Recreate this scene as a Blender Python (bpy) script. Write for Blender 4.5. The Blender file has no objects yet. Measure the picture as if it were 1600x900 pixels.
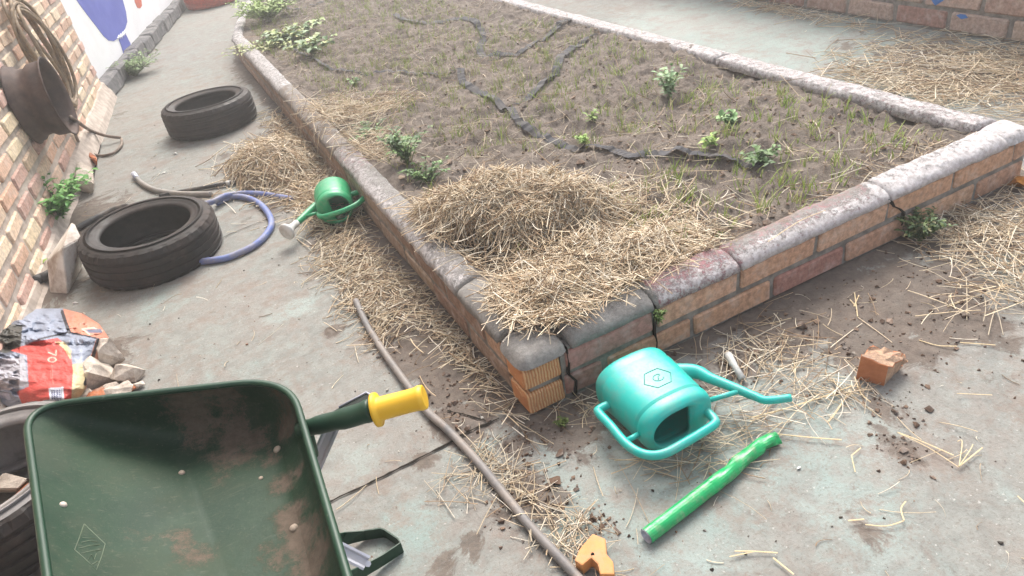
import bpy, bmesh, math, random
import numpy as np
from mathutils import Vector, Matrix
from mathutils.geometry import tessellate_polygon
random.seed(7); rng = np.random.default_rng(7)
PI = math.pi
scene = bpy.context.scene
COL = scene.collection

# ------------------------------------------------------------------ camera
S = 1.18
CAMP = (-0.3909989700384789*S, -1.0460113192729872*S, 1.0568661000234971*S)
TILT, ROLL, HEAD, FPX = 0.9949554157330981, -0.19055606060625208, -0.3667399280866032, 1115.9689
CR = Matrix.Rotation(HEAD, 3, 'Z') @ Matrix.Rotation(TILT, 3, 'X') @ Matrix.Rotation(ROLL, 3, 'Z')
def ray(u, v): return CR @ Vector(((u-800)/FPX, -(v-450)/FPX, -1))
def at(u, v, z=0.0):
    d = ray(u, v); t = (z-CAMP[2])/d.z
    return Vector(CAMP) + d*t
def onplane(u, v, A, n):
    d = ray(u, v); C = Vector(CAMP); return C + d*((A-C).dot(n)/d.dot(n))
cam_d = bpy.data.cameras.new('camera'); cam = bpy.data.objects.new('camera', cam_d); COL.objects.link(cam)
cam.matrix_world = Matrix.Translation(CAMP) @ CR.to_4x4()
cam_d.sensor_width = 36; cam_d.lens = FPX/1600*36; cam_d.clip_end = 500; cam_d.clip_start = 0.05
scene.camera = cam

# ------------------------------------------------------------------ helpers
def lin(h):
    h = h.lstrip('#'); r = []
    for i in (0, 2, 4):
        c = int(h[i:i+2], 16)/255; r.append(c/12.92 if c <= .04045 else ((c+.055)/1.055)**2.4)
    return tuple(r)
T_ = rng.random((8, 256, 256))
def vn(x, y, s=0):
    x = np.asarray(x, float); y = np.asarray(y, float)
    xi = np.floor(x).astype(int); yi = np.floor(y).astype(int); fx = x-xi; fy = y-yi
    fx = fx*fx*(3-2*fx); fy = fy*fy*(3-2*fy); t = T_[s % 8]
    a = t[xi & 255, yi & 255]; b = t[(xi+1) & 255, yi & 255]; c = t[xi & 255, (yi+1) & 255]; d = t[(xi+1) & 255, (yi+1) & 255]
    return (a*(1-fx)+b*fx)*(1-fy)+(c*(1-fx)+d*fx)*fy
def fbm(x, y, o=4, s=0, g=.5):
    r = 0; a = 1; n = 0
    for k in range(o):
        r = r+a*vn(np.asarray(x)*2**k+17.3*k, np.asarray(y)*2**k+9.1*k, s+k); n += a; a *= g
    return r/n
def sstep(a, b, x):
    t = np.clip((x-a)/(b-a), 0, 1); return t*t*(3-2*t)

def link(name, me, m=None, parent=None):
    o = bpy.data.objects.new(name, me); COL.objects.link(o)
    if m is not None and not me.materials: me.materials.append(m)
    if parent is not None: o.parent = parent
    return o
def mesh(name, V, F, m=None, parent=None, col=None, smooth=False, mats=None, midx=None, attrs=None):
    me = bpy.data.meshes.new(name)
    V = np.asarray(V, float).reshape(-1, 3)
    if isinstance(F, np.ndarray):
        k = F.shape[1]; me.vertices.add(len(V)); me.vertices.foreach_set('co', V.ravel())
        me.loops.add(F.size); me.loops.foreach_set('vertex_index', F.ravel().astype(np.int32))
        me.polygons.add(len(F)); me.polygons.foreach_set('loop_start', np.arange(0, F.size, k, dtype=np.int32))
        me.polygons.foreach_set('loop_total', np.full(len(F), k, np.int32)); me.update(calc_edges=True)
    else:
        me.from_pydata([tuple(v) for v in V], [], F); me.update()
    if mats:
        for mm in mats: me.materials.append(mm)
    if midx is not None: me.polygons.foreach_set('material_index', np.asarray(midx, np.int32))
    if smooth: me.polygons.foreach_set('use_smooth', np.ones(len(me.polygons), bool))
    if col is not None:
        a = me.color_attributes.new('Col', 'FLOAT_COLOR', 'POINT'); c = np.ones((len(V), 4)); c[:, :3] = col
        a.data.foreach_set('color', c.ravel())
    for k, w in (attrs or {}).items():
        a = me.attributes.new(k, 'FLOAT', 'POINT'); a.data.foreach_set('value', np.asarray(w, float))
    return link(name, me, m, parent)
def frombm(name, bm, m=None, parent=None, smooth=False):
    me = bpy.data.meshes.new(name); bm.normal_update(); bm.to_mesh(me); bm.free()
    if smooth: me.polygons.foreach_set('use_smooth', np.ones(len(me.polygons), bool))
    return link(name, me, m, parent)
def tag(o, label=None, cat=None, group=None, kind=None):
    if label: o['label'] = label
    if cat: o['category'] = cat
    if group: o['group'] = group
    if kind: o['kind'] = kind
    return o
def empty(name, loc, label, cat, group=None, rot=(0, 0, 0)):
    o = bpy.data.objects.new(name, None); COL.objects.link(o); o.location = loc; o.rotation_euler = rot
    o.empty_display_size = .05
    tag(o, label, cat, group); return o
def copy_tree(o, parent=None):
    c = o.copy(); COL.objects.link(c)
    if parent is not None: c.parent = parent
    for ch in list(o.children): copy_tree(ch, c)
    return c

# tube along points (list of Vector), radius list; scale (a,b) for flattened sections
def frames(P):
    P = [Vector(p) for p in P]; n = len(P); T = []
    for i in range(n):
        a = P[max(i-1, 0)]; b = P[min(i+1, n-1)]; T.append((b-a).normalized())
    up = Vector((0, 0, 1)) if abs(T[0].z) < .9 else Vector((1, 0, 0))
    N = (up-T[0]*up.dot(T[0])).normalized(); out = []
    for i in range(n):
        N = (N-T[i]*N.dot(T[i])); N.normalize(); out.append((P[i], N.copy(), T[i].cross(N).normalized(), T[i]))
    return out
def smooth_path(P, k=8, closed=False):
    P = [Vector(p) for p in P]; out = []; n = len(P)
    for i in range(n-1):
        p0 = P[max(i-1, 0)]; p1 = P[i]; p2 = P[i+1]; p3 = P[min(i+2, n-1)]
        for j in range(k):
            t = j/k; t2 = t*t; t3 = t2*t
            out.append(.5*((2*p1)+(p2-p0)*t+(2*p0-5*p1+4*p2-p3)*t2+(3*p1-p0-3*p2+p3)*t3))
    out.append(P[-1]); return out
def tube_vf(P, R, seg=12, cap=True, flat=1.0, V=None, F=None):
    V = [] if V is None else V; F = [] if F is None else F
    fr = frames(P); n = len(fr); b0 = len(V)
    if not hasattr(R, '__len__'): R = [R]*n
    for i, (p, N, B, T) in enumerate(fr):
        for s in range(seg):
            a = 2*PI*s/seg; V.append(p+N*(math.cos(a)*R[i]*flat)+B*(math.sin(a)*R[i]))
    for i in range(n-1):
        for s in range(seg):
            s2 = (s+1) % seg; F.append((b0+i*seg+s, b0+i*seg+s2, b0+(i+1)*seg+s2, b0+(i+1)*seg+s))
    if cap:
        F.append(tuple(b0+s for s in range(seg))[::-1]); F.append(tuple(b0+(n-1)*seg+s for s in range(seg)))
    return V, F
def tube(name, P, R, m, parent=None, seg=12, cap=True, flat=1.0):
    V, F = tube_vf(P, R, seg, cap, flat); return mesh(name, V, F, m, parent, smooth=True)
def lathe_vf(prof, seg=96, axis='z', closed=False):
    V = []; F = []; n = len(prof)
    for i, (r, z) in enumerate(prof):
        for s in range(seg):
            a = 2*PI*s/seg; V.append((r*math.cos(a), r*math.sin(a), z))
    for i in range(n if closed else n-1):
        j = (i+1) % n
        for s in range(seg):
            s2 = (s+1) % seg; F.append((i*seg+s, i*seg+s2, j*seg+s2, j*seg+s))
    return V, F
# chamfered boxes, batched
def cbox(hx, hy, hz, b):
    vs = []; key = {}
    for sx in (-1, 1):
        for sy in (-1, 1):
            for sz in (-1, 1):
                for k in range(3):
                    v = [sx*(hx-b), sy*(hy-b), sz*(hz-b)]; v[k] = (sx*hx, sy*hy, sz*hz)[k]
                    key[(sx, sy, sz, k)] = len(vs); vs.append(v)
    F = []
    for k in range(3):
        o = [q for q in range(3) if q != k]
        for s in (-1, 1):
            f = []
            for a, b2 in ((-1, -1), (1, -1), (1, 1), (-1, 1)):
                c = [0, 0, 0]; c[k] = s; c[o[0]] = a; c[o[1]] = b2; f.append(key[(c[0], c[1], c[2], k)])
            if (s > 0) != (k != 1): f = f[::-1]
            F.append(f)
    for k in range(3):   # edges along axis k
        o = [q for q in range(3) if q != k]
        for a in (-1, 1):
            for b2 in (-1, 1):
                f = []
                for s, face in ((-1, 0), (-1, 1), (1, 1), (1, 0)):
                    c = [0, 0, 0]; c[k] = s; c[o[0]] = a; c[o[1]] = b2; f.append(key[(c[0], c[1], c[2], o[face])])
                F.append(f)
    for sx in (-1, 1):
        for sy in (-1, 1):
            for sz in (-1, 1): F.append([key[(sx, sy, sz, k)] for k in range(3)])
    return vs, F
def fix_normals(o):
    bm = bmesh.new(); bm.from_mesh(o.data); bmesh.ops.recalc_face_normals(bm, faces=bm.faces); bm.to_mesh(o.data); bm.free(); return o

# ------------------------------------------------------------------ materials
class NT:
    def __init__(s, name):
        s.m = bpy.data.materials.new(name); s.m.use_nodes = True; s.t = s.m.node_tree; s.b = s.t.nodes['Principled BSDF']
        s.tc = s.t.nodes.new('ShaderNodeTexCoord'); s.co = s.tc.outputs['Object']
    def n(s, ty, **k):
        x = s.t.nodes.new(ty)
        for a, b in k.items(): setattr(x, a, b)
        return x
    def l(s, a, b): s.t.links.new(a, b)
    def noise(s, sc, det=5, rough=.6, co=None, dist=0):
        x = s.n('ShaderNodeTexNoise'); x.inputs['Scale'].default_value = sc; x.inputs['Detail'].default_value = det
        x.inputs['Roughness'].default_value = rough; x.inputs['Distortion'].default_value = dist; s.l(co or s.co, x.inputs['Vector']); return x.outputs['Fac']
    def ramp(s, f, a, b):
        x = s.n('ShaderNodeMapRange'); x.interpolation_type = 'SMOOTHSTEP'
        x.inputs['From Min'].default_value = a; x.inputs['From Max'].default_value = b; s.l(f, x.inputs['Value']); return x.outputs['Result']
    def math(s, op, a, b):
        x = s.n('ShaderNodeMath', operation=op)
        for i, q in enumerate((a, b)):
            if isinstance(q, (int, float)): x.inputs[i].default_value = q
            else: s.l(q, x.inputs[i])
        return x.outputs[0]
    def mix(s, f, a, b, mode='MIX'):
        x = s.n('ShaderNodeMix', data_type='RGBA', blend_type=mode)
        for i, q in ((0, f), (6, a), (7, b)):
            if isinstance(q, (int, float)): x.inputs[i].default_value = q
            elif isinstance(q, tuple): x.inputs[i].default_value = (*q, 1)
            else: s.l(q, x.inputs[i])
        return x.outputs[2]
    def attr(s, name, out='Fac'):
        x = s.n('ShaderNodeAttribute', attribute_name=name); return x.outputs[out]
    def bump(s, h, strength=.5, dist=.01):
        x = s.n('ShaderNodeBump'); x.inputs['Strength'].default_value = strength; x.inputs['Distance'].default_value = dist
        s.l(h, x.inputs['Height']); s.l(x.outputs[0], s.b.inputs['Normal'])
    def out(s, col, rough=.8, spec=.3, metal=0):
        if isinstance(col, tuple): s.b.inputs['Base Color'].default_value = (*col, 1)
        else: s.l(col, s.b.inputs['Base Color'])
        if isinstance(rough, (int, float)): s.b.inputs['Roughness'].default_value = rough
        else: s.l(rough, s.b.inputs['Roughness'])
        s.b.inputs['Specular IOR Level'].default_value = spec; s.b.inputs['Metallic'].default_value = metal
        return s.m
def vmul(c, k): return tuple(min(1, x*k) for x in c)
def simple(name, c, c2=None, sc=20, rough=.6, spec=.4, bump=.2, bsc=60, bd=.002, metal=0, dust=0, dustc=(.36, .30, .24), dsc=9, trans=0):
    t = NT(name); c2 = c2 or vmul(c, .75)
    k = t.mix(t.ramp(t.noise(sc), .35, .65), c, c2)
    if dust: k = t.mix(t.math('MULTIPLY', t.ramp(t.noise(dsc, 8, .7), .5-dust*.3, .72), min(1, .4+dust)), k, dustc)
    if bump: t.bump(t.noise(bsc), bump, bd)
    return t.out(k, rough, spec, metal)
def colmat(name, rough=.85, spec=.2, sc=40, amt=.35, bump=.5, bsc=90, bd=.003, sub=0):
    t = NT(name); a = t.attr('Col', 'Color')
    n = t.noise(sc, 6, .7); k = t.mix(t.math('MULTIPLY', t.ramp(n, .3, .7), amt), a, (.05, .04, .035), 'MULTIPLY')
    k = t.mix(t.math('MULTIPLY', t.ramp(t.noise(sc*.35, 4), .45, .75), amt*.6), k, (.75, .7, .65))
    if bump: t.bump(t.noise(bsc, 6, .7), bump, bd)
    return t.out(k, rough, spec)

# ground
t = NT('concrete')
dirt = t.attr('dirt'); paint = t.attr('paint')
n1 = t.noise(3.5, 9, .68); n2 = t.noise(22, 8, .7); n3 = t.noise(140, 4, .7); n4 = t.noise(9, 8, .75, dist=.6)
grey = t.mix(t.ramp(n2, .35, .65), (.275, .285, .264), (.205, .210, .194))
pnt = t.mix(t.ramp(n1, .3, .7), (.215, .275, .255), (.29, .345, .325))
pf = t.ramp(t.math('ADD', t.math('MULTIPLY', n4, .9), t.math('MULTIPLY', paint, .75)), .62, .84)
c = t.mix(pf, grey, pnt)
c = t.mix(t.math('MULTIPLY', t.ramp(t.noise(13, 10, .8, dist=.8), .46, .60), .55), c, (.235, .205, .18))
c = t.mix(t.math('MULTIPLY', t.ramp(t.noise(2.2, 6, .7), .42, .62), .4), c, (.28, .25, .225))
c = t.mix(t.math('MULTIPLY', t.ramp(n3, .50, .72), .6), c, (.15, .13, .115))
c = t.mix(t.math('MULTIPLY', t.ramp(t.noise(48, 8, .85), .57, .66), .8), c, (.10, .085, .075))
c = t.mix(t.math('MULTIPLY', t.ramp(t.noise(95, 4, .7), .62, .70), .7), c, (.50, .49, .46))
pk = t.mix(t.ramp(n2, .3, .7), (.25, .205, .175), (.20, .162, .138))
c = t.mix(t.math('MULTIPLY', t.ramp(t.noise(6, 10, .82), .50, .60), .7), c, pk)
dm = t.ramp(t.math('ADD', dirt, t.math('MULTIPLY', t.math('SUBTRACT', n4, .5), 1.8)), .36, .52)
dc = t.mix(t.ramp(t.noise(35, 8, .75), .3, .7), (.085, .064, .052), (.165, .130, .105))
c = t.mix(t.math('MULTIPLY', dm, .88), c, dc)
t.bump(t.math('ADD', t.math('MULTIPLY', n3, .6), t.math('MULTIPLY', t.noise(45, 8, .8), .8)), .5, .006)
M_ground = t.out(c, t.mix(pf, (.9, .9, .9), (.62, .62, .62)), .3)
# soil
t = NT('soil')
n = t.noise(16, 9, .75); a = t.attr('h')
c = t.mix(t.ramp(n, .36, .64), (.262, .222, .190), (.138, .112, .095))
c = t.mix(t.math('MULTIPLY', t.ramp(t.noise(5, 6), .4, .65), .5), c, (.27, .225, .185))
c = t.mix(t.math('MULTIPLY', t.ramp(t.noise(110, 4, .7), .58, .7), .6), c, (.40, .35, .28))
c = t.mix(t.math('MULTIPLY', t.ramp(t.noise(90, 4, .7), .56, .68), .5), c, (.05, .04, .033))
t.bump(t.math('ADD', t.noise(60, 9, .8), t.math('MULTIPLY', t.noise(200, 3, .7), .4)), .9, .012)
M_soil = t.out(c, .95, .1)
M_brick = colmat('brick', .9, .15, 60, .45, .6, 120, .003)
t = NT('wirecut_brick')
w = t.n('ShaderNodeTexWave', wave_type='BANDS', bands_direction='X'); w.inputs['Scale'].default_value = 40; w.inputs['Distortion'].default_value = 3.0; w.inputs['Detail'].default_value = 2
t.l(t.co, w.inputs['Vector'])
c = t.mix(t.ramp(w.outputs['Fac'], .2, .8), lin('#c08458'), lin('#d8ae84')); c = t.mix(t.ramp(t.noise(40), .5, .7), c, lin('#bd8560'))
t.bump(w.outputs['Fac'], .6, .004); M_wire = t.out(c, .85, .2)
M_mortar = simple('mortar', (.30, .275, .245), (.18, .165, .148), 30, .95, .1, .8, 90, .004)
M_mortar_lt = simple('mortar_pale', (.55, .48, .42), (.40, .34, .29), 22, .95, .1, .8, 80, .005)
# coping: concrete + worn white and pink limewash
t = NT('coping_concrete')
wh = t.attr('white'); pk = t.attr('pink'); dk = t.attr('dirt')
n = t.noise(26, 9, .8); nn = t.noise(120, 5, .75)
c = t.mix(t.ramp(n, .3, .7), (.36, .345, .325), (.22, .208, .195))
c = t.mix(t.math('MULTIPLY', t.ramp(nn, .45, .65), .4), c, (.16, .15, .14))
pm_ = t.ramp(t.math('ADD', pk, t.math('MULTIPLY', t.math('SUBTRACT', t.noise(42, 12, .9), .5), 2.3)), .44, .64)
c = t.mix(t.math('MULTIPLY', pm_, .8), c, (.42, .19, .21))
wm = t.ramp(t.math('ADD', wh, t.math('MULTIPLY', t.math('SUBTRACT', t.noise(48, 12, .92), .5), 2.4)), .46, .60)
c = t.mix(t.math('MULTIPLY', wm, .9), c, t.mix(t.ramp(t.noise(60, 8, .8), .4, .6), (.72, .69, .69), (.52, .48, .47)))
dm_ = t.ramp(t.math('ADD', dk, t.math('MULTIPLY', t.math('SUBTRACT', t.noise(17, 9, .8), .5), 1.4)), .42, .66)
c = t.mix(t.math('MULTIPLY', dm_, .85), c, (.22, .175, .145))
t.bump(t.math('ADD', t.noise(70, 9, .8), t.math('MULTIPLY', wm, .3)), .8, .006)
M_cope = t.out(c, .92, .15)
M_crack = simple('dark_gap', (.03, .026, .022), None, 30, 1, .05, 0)
# straw / leaves
def strandmat(name, rough=.6, spec=.3, sub=.0):
    t = NT(name); k = t.attr('Col', 'Color'); k = t.mix(t.math('MULTIPLY', t.ramp(t.noise(300, 2), .4, .7), .25), k, (.4, .34, .25), 'MULTIPLY')
    m = t.out(k, rough, spec); return m
M_straw = strandmat('straw'); M_leaf = strandmat('leaf', .55, .35)
t = NT('straw_bed'); c = t.mix(t.ramp(t.noise(70, 6, .8, dist=2), .3, .7), (.20, .15, .10), (.42, .34, .24)); t.bump(t.noise(120, 6, .8, dist=3), 1, .02); M_strawbase = t.out(c, .9, .1)
# rubber
def rubber(name, c, dust, dc):
    t = NT(name); n = t.noise(7, 9, .75); k = t.mix(t.ramp(t.noise(40, 6), .3, .7), c, vmul(c, .6))
    k = t.mix(t.math('MULTIPLY', t.ramp(n, .62-dust*.5, .85-dust*.3), .35+dust*.5), k, dc)
    k = t.mix(t.math('MULTIPLY', t.ramp(t.noise(160, 3, .7), .6, .75), .35), k, dc)
    t.bump(t.noise(160, 5, .7), .35, .002); return t.out(k, t.mix(t.ramp(n, .4, .6), (.55, .55, .55), (.8, .8, .8)), .35)
M_rub = rubber('rubber', (.026, .022, .021), .38, (.11, .08, .068))
M_rub_br = rubber('rubber_brownish', (.030, .025, .023), .42, (.12, .09, .078))
M_rub_gy = rubber('rubber_dusty', (.15, .145, .148), .75, (.33, .31, .30))
M_rub_red = rubber('rubber_red_paint', lin('#b8432c'), .15, (.33, .2, .16))
M_rust = simple('rusty_steel', (.085, .052, .042), (.045, .030, .027), 14, .7, .4, .4, 90, .002, metal=.25, dust=.25, dustc=(.17, .11, .085))
M_hose_or = simple('old_hose', (.30, .21, .12), (.16, .115, .075), 30, .6, .3, .2, 100, .001, dust=.3)
M_hose_dk = simple('dark_hose', (.10, .068, .05), (.16, .11, .08), 30, .6, .3, .2, 100, .001, dust=.3)
M_blue = simple('blue_hose', (.10, .15, .42), (.15, .21, .46), 12, .55, .3, .1, 90, .001, dust=.6, dustc=(.27, .26, .29), dsc=16)
M_greyhose = simple('grey_hose', (.20, .19, .18), (.30, .28, .26), 14, .55, .3, .2, 90, .001, dust=.3)
M_black = simple('black_plastic', (.025, .025, .027), (.05, .05, .05), 20, .5, .4, .2, 80, .002, dust=.2)
M_tape = simple('drip_tape', (.035, .035, .04), (.065, .065, .073), 12, .75, .2, .4, 60, .004, dust=.25, dustc=(.16, .14, .125), dsc=14)
M_teal = simple('teal_plastic', (.012, .46, .40), (.014, .42, .365), 6, .36, .5, .05, 200, .0006, dust=.3, dustc=(.16, .36, .31), dsc=18)
M_teal_dk = simple('teal_line_shade', (.008, .22, .20), None, 6, .5, .4, 0)  # darker copy of the teal: shade along the embossed lines put into colour
M_green = simple('green_plastic', (.02, .34, .14), (.02, .29, .12), 6, .38, .5, .05, 120, .0006, dust=.2, dustc=(.17, .30, .17), dsc=40)
M_white = simple('white_plastic', (.66, .66, .64), (.55, .54, .5), 20, .5, .4, .1, 100, .001, dust=.25, dustc=(.38, .33, .28), dsc=30)
M_gfoil = simple('green_foil', (.01, .40, .12), (.01, .33, .10), 30, .3, .55, .5, 50, .004, dust=.12, dsc=40)
M_orange = simple('orange_plastic', (.72, .30, .09), (.62, .25, .08), 12, .6, .35, .3, 90, .002, dust=.35, dustc=(.42, .28, .18), dsc=22)
M_yellow = simple('yellow_plastic', (.83, .50, .03), (.78, .45, .025), 12, .42, .45, .05, 100, .0008)
M_steel = simple('galvanised_steel', (.50, .52, .60), (.42, .44, .52), 16, .38, .5, .1, 100, .001, metal=.25, dust=.15, dustc=(.5, .48, .46))
M_pipe = simple('grey_pipe', (.155, .15, .15), (.22, .205, .195), 12, .55, .35, .3, 80, .002, dust=.4, dustc=(.30, .25, .21), dsc=14)
M_wplast = simple('whitewash', (.86, .86, .87), (.80, .80, .81), 4, .8, .2, .2, 40, .003)
M_blueP = simple('blue_paint', lin('#5a64b4'), lin('#6670bd'), 4, .7, .2, .1, 50, .002)
M_redP = simple('coral_paint', lin('#d3705c'), None, 5, .7, .2, .1)
M_block = simple('grey_block', (.17, .165, .17), (.10, .10, .105), 14, .9, .2, .7, 50, .005, dust=.3, dustc=(.35, .33, .31), dsc=12)
M_cream = simple('worn_white_block', (.74, .71, .66), (.55, .50, .44), 9, .85, .2, .6, 40, .004, dust=.3, dustc=(.22, .13, .08), dsc=14)
M_rubble = simple('concrete_rubble', (.60, .53, .46), (.44, .38, .32), 14, .95, .15, .8, 60, .006, dust=.3, dustc=(.16, .12, .10), dsc=20)
M_rubbleb = simple('brick_rubble', lin('#b5724e'), lin('#8d5138'), 14, .95, .15, .8, 60, .005, dust=.25, dsc=20)
M_cutbrick = simple('fired_clay_face', lin('#bd7c58'), lin('#ab6d4a'), 20, .85, .2, .3, 120, .002)
M_bolt = simple('dusty_bolt', (.44, .36, .28), (.32, .25, .2), 60, .6, .3, .2, 100, .001)
M_boltw = simple('pale_bolt', (.70, .60, .52), None, 60, .5, .3, 0)

# ------------------------------------------------------------------ world + sun
w = bpy.data.worlds.new('World'); scene.world = w; w.use_nodes = True
wt = w.node_tree; sky = wt.nodes.new('ShaderNodeTexSky'); sky.sky_type = 'NISHITA'; sky.sun_disc = False
SUN_EL = math.radians(50); SUNDIR = Vector((.6, 1, 0)).normalized()   # towards the sun, horizontally
az = math.atan2(SUNDIR.x, SUNDIR.y)
sky.sun_elevation = SUN_EL; sky.sun_rotation = az; sky.air_density = 1.0; sky.dust_density = 6.0; sky.ozone_density = .2; sky.altitude = 300
bg = wt.nodes['Background']; bg.inputs['Strength'].default_value = .15; hs = wt.nodes.new('ShaderNodeHueSaturation'); hs.inputs['Saturation'].default_value = .45; wt.links.new(sky.outputs[0], hs.inputs['Color']); wt.links.new(hs.outputs[0], bg.inputs['Color'])
sl = bpy.data.lights.new('sun', 'SUN'); sun = bpy.data.objects.new('sun', sl); COL.objects.link(sun)
sl.energy = 1.35; sl.angle = math.radians(30); sl.color = (1, .94, .86)
sd = Vector((SUNDIR.x*math.cos(SUN_EL), SUNDIR.y*math.cos(SUN_EL), math.sin(SUN_EL)))
sun.rotation_euler = sd.to_track_quat('Z', 'Y').to_euler(); sun.location = sd*20
scene.view_settings.view_transform = 'Standard'; scene.view_settings.look = 'None'; scene.view_settings.gamma = 1
scene.view_settings.use_curve_mapping = False; scene.view_settings.exposure = 1.12

HZ = .020  # added haze box: its scatter washes out far things like lens glare
hv = [(x, y, z) for z in (-1.05, 2.6) for x, y in ((-58, -58), (58, -58), (58, 58), (-58, 58))]
hz_ = mesh('haze', hv, [(0, 3, 2, 1), (4, 5, 6, 7), (0, 1, 5, 4), (1, 2, 6, 5), (2, 3, 7, 6), (3, 0, 4, 7)])
hm = bpy.data.materials.new('haze'); hm.use_nodes = True; ht = hm.node_tree; ht.nodes.remove(ht.nodes['Principled BSDF'])
pv = ht.nodes.new('ShaderNodeVolumePrincipled'); pv.inputs['Color'].default_value = (1, .99, .965, 1); pv.inputs['Density'].default_value = HZ; pv.inputs['Anisotropy'].default_value = .45
ht.links.new(pv.outputs[0], ht.nodes['Material Output'].inputs['Volume']); hz_.data.materials.append(hm); hz_['kind'] = 'stuff'; hz_['label'] = 'thin haze volume added over the yard in place of lens glare'

# ------------------------------------------------------------------ bed outline
# outer left, front, right lines; bed is x 0..1.84, y 0..; left side bends at y=4.9
def lx(y):   # outer left edge x at y
    y = np.asarray(y, float)
    return np.where(y < 4.9, .0, np.where(y < 5.7, (y-4.9)/.8*.16, .16+(y-5.7)*.26))
XR = 1.84; YEND = 9.0; WT = .095
def soil_h(x, y):
    h = .148+.016*(fbm(x*3, y*3, 3, 1)-.5)*2+.026*(fbm(x*14, y*14, 4, 2)-.5)*2+.014*(fbm(x*45, y*45, 3, 4)-.5)*2
    h = h+.03*np.exp(-(((x-1.25)/.35)**2+((y-.62)/.12)**2))+.02*np.exp(-(((x-.9)/.5)**2+((y-1.5)/.1)**2))
    h = h-.03*np.exp(-((np.asarray(y)-1.15)/.16)**2)*sstep(.5, .9, x)
    # sinks a little along the right-hand coping
    h = h-.012*sstep(.2, .0, XR-WT-.05-x)*sstep(1.3, .5, y)+.016+.012*sstep(.12, .0, XR-.13-x)*sstep(1.0, 1.6, y)+.006*sstep(.1, 0, x-.1)
    return h
def ground_h(x, y):
    return .004*(fbm(x*2, y*2, 3, 5)-.5)

def grid(name, x0, x1, y0, y1, st, hf, m, mask=None, attrs=None, parent=None):
    xs = np.arange(x0, x1+st/2, st); ys = np.arange(y0, y1+st/2, st); nx, ny = len(xs), len(ys)
    X, Y = np.meshgrid(xs, ys); Z = hf(X, Y)
    V = np.stack([X, Y, Z], -1).reshape(-1, 3); I = np.arange(nx*ny).reshape(ny, nx)
    F = np.stack([I[:-1, :-1], I[:-1, 1:], I[1:, 1:], I[1:, :-1]], -1).reshape(-1, 4)
    if mask is not None:
        mm = mask(X, Y).ravel(); F = F[mm[F].any(1)]
    at_ = {k: f(V[:, 0], V[:, 1]) for k, f in (attrs or {}).items()}
    return mesh(name, V, F, m, parent, smooth=True, attrs=at_)

# dirt blobs: (u, v, radius m, aspect toward +y, weight)
DIRT = [(1300, 470, .22, 1, 1.0), (1420, 470, .22, 1, 1.0), (1480, 440, .16, 1, .8), (1220, 530, .12, 1, .8), (1520, 500, .16, 1, .7), (1400, 540, .16, 1, .7), (1330, 540, .15, 1, .6),
        (1395, 640, .05, 2, .55), (1405, 700, .05, 2, .5), (1150, 570, .10, 1, .6), (1060, 600, .10, 1, .7), (900, 680, .10, 1, .8), (850, 670, .06, 1, .8), (800, 700, .06, 1, .7), (860, 780, .07, 1, .8), (820, 760, .07, 1, .8), (790, 800, .06, 1, .6), (930, 830, .05, 1, .5),
        (700, 600, .10, 1.5, .9), (640, 540, .12, 2, .7), (720, 660, .08, 1.5, .8), (760, 620, .07, 1.4, 1), (600, 440, .14, 2, .9), (640, 480, .14, 2, .9), (570, 380, .14, 2, .9), (530, 350, .14, 2, .9), (680, 540, .12, 2, .8),
        (440, 240, .22, 2, .9), (380, 250, .18, 2, .6), (480, 280, .16, 1.6, .8), (420, 330, .15, 1, .5), (660, 720, .05, 1, .5), (640, 560, .05, 1, .6), (520, 515, .05, 1, .7), (500, 380, .10, 1, .5),
        (400, 110, .22, 3, .7), (1500, 100, .4, 2, .6), (1560, 380, .14, 1, .5), (1460, 380, .14, 1, .7), (1560, 600, .1, 1, .4), (1340, 820, .05, 2, .35), (130, 340, .25, 1.5, .7), (90, 460, .18, 1, .6), (150, 560, .2, 1, .6), (80, 600, .3, 1, .7), (180, 180, .12, 4, .4), (1520, 740, .06, 1, .35), (740, 850, .06, 1, .4), (700, 880, .05, 1, .4)]
DB = [(at(u, v), r, a, w_) for u, v, r, a, w_ in DIRT]
def dirtf(x, y):
    d = np.zeros_like(x)
    for p, r, a, w_ in DB: d = np.maximum(d, w_*np.exp(-(((x-p.x)/r)**2+((y-p.y)/(r*a))**2)))
    # along walls of the bed
    e = np.where(x < .5*XR, np.abs(x-lx(y)), np.abs(x-XR)); e = np.where(y < 0, np.hypot(np.maximum(0, np.maximum(-x, x-XR)), y), e)
    d = np.maximum(d, .75*np.exp(-(e/.07)**2)); return d
PAINT = [(960, 740, .20, 1, 1), (1100, 720, .2, 1, .9), (1060, 830, .14, 1, .8), (900, 700, .1, 1, .9), (1240, 600, .14, 1, .9), (1300, 680, .14, 1, .8), (1180, 640, .12, 1, .8), (400, 285, .14, 1, 1.1), (460, 480, .12, 1, .6), (250, 470, .2, 1, .45), (1330, 780, .16, 1, .6), (1540, 400, .2, 1, .8), (560, 720, .1, 1, .5), (640, 830, .12, 1, .6), (740, 690, .08, 1, .8), (1250, 60, .8, 1.6, 1.2), (1350, 90, .6, 1, 1.2), (1400, 75, .4, 1, 1.2), (960, 10, .5, 1, .3), (1560, 160, .2, 1, .6)]
PB = [(at(u, v), r, a, w_) for u, v, r, a, w_ in PAINT]
def paintf(x, y):
    d = np.full_like(x, .24)
    for p, r, a, w_ in PB: d = np.maximum(d, w_*np.exp(-(((x-p.x)/r)**2+((y-p.y)/(r*a))**2)))
    return d
def inbed(x, y): return (x > lx(y)+.03) & (x < XR-.03) & (y > .03)
def gh(x, y):
    d = dirtf(x, y); return ground_h(x, y)+.006*sstep(.35, .8, d+.6*(fbm(x*9, y*9, 4, 3)-.5))*(.6+.8*fbm(x*50, y*50, 3, 6))
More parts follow.
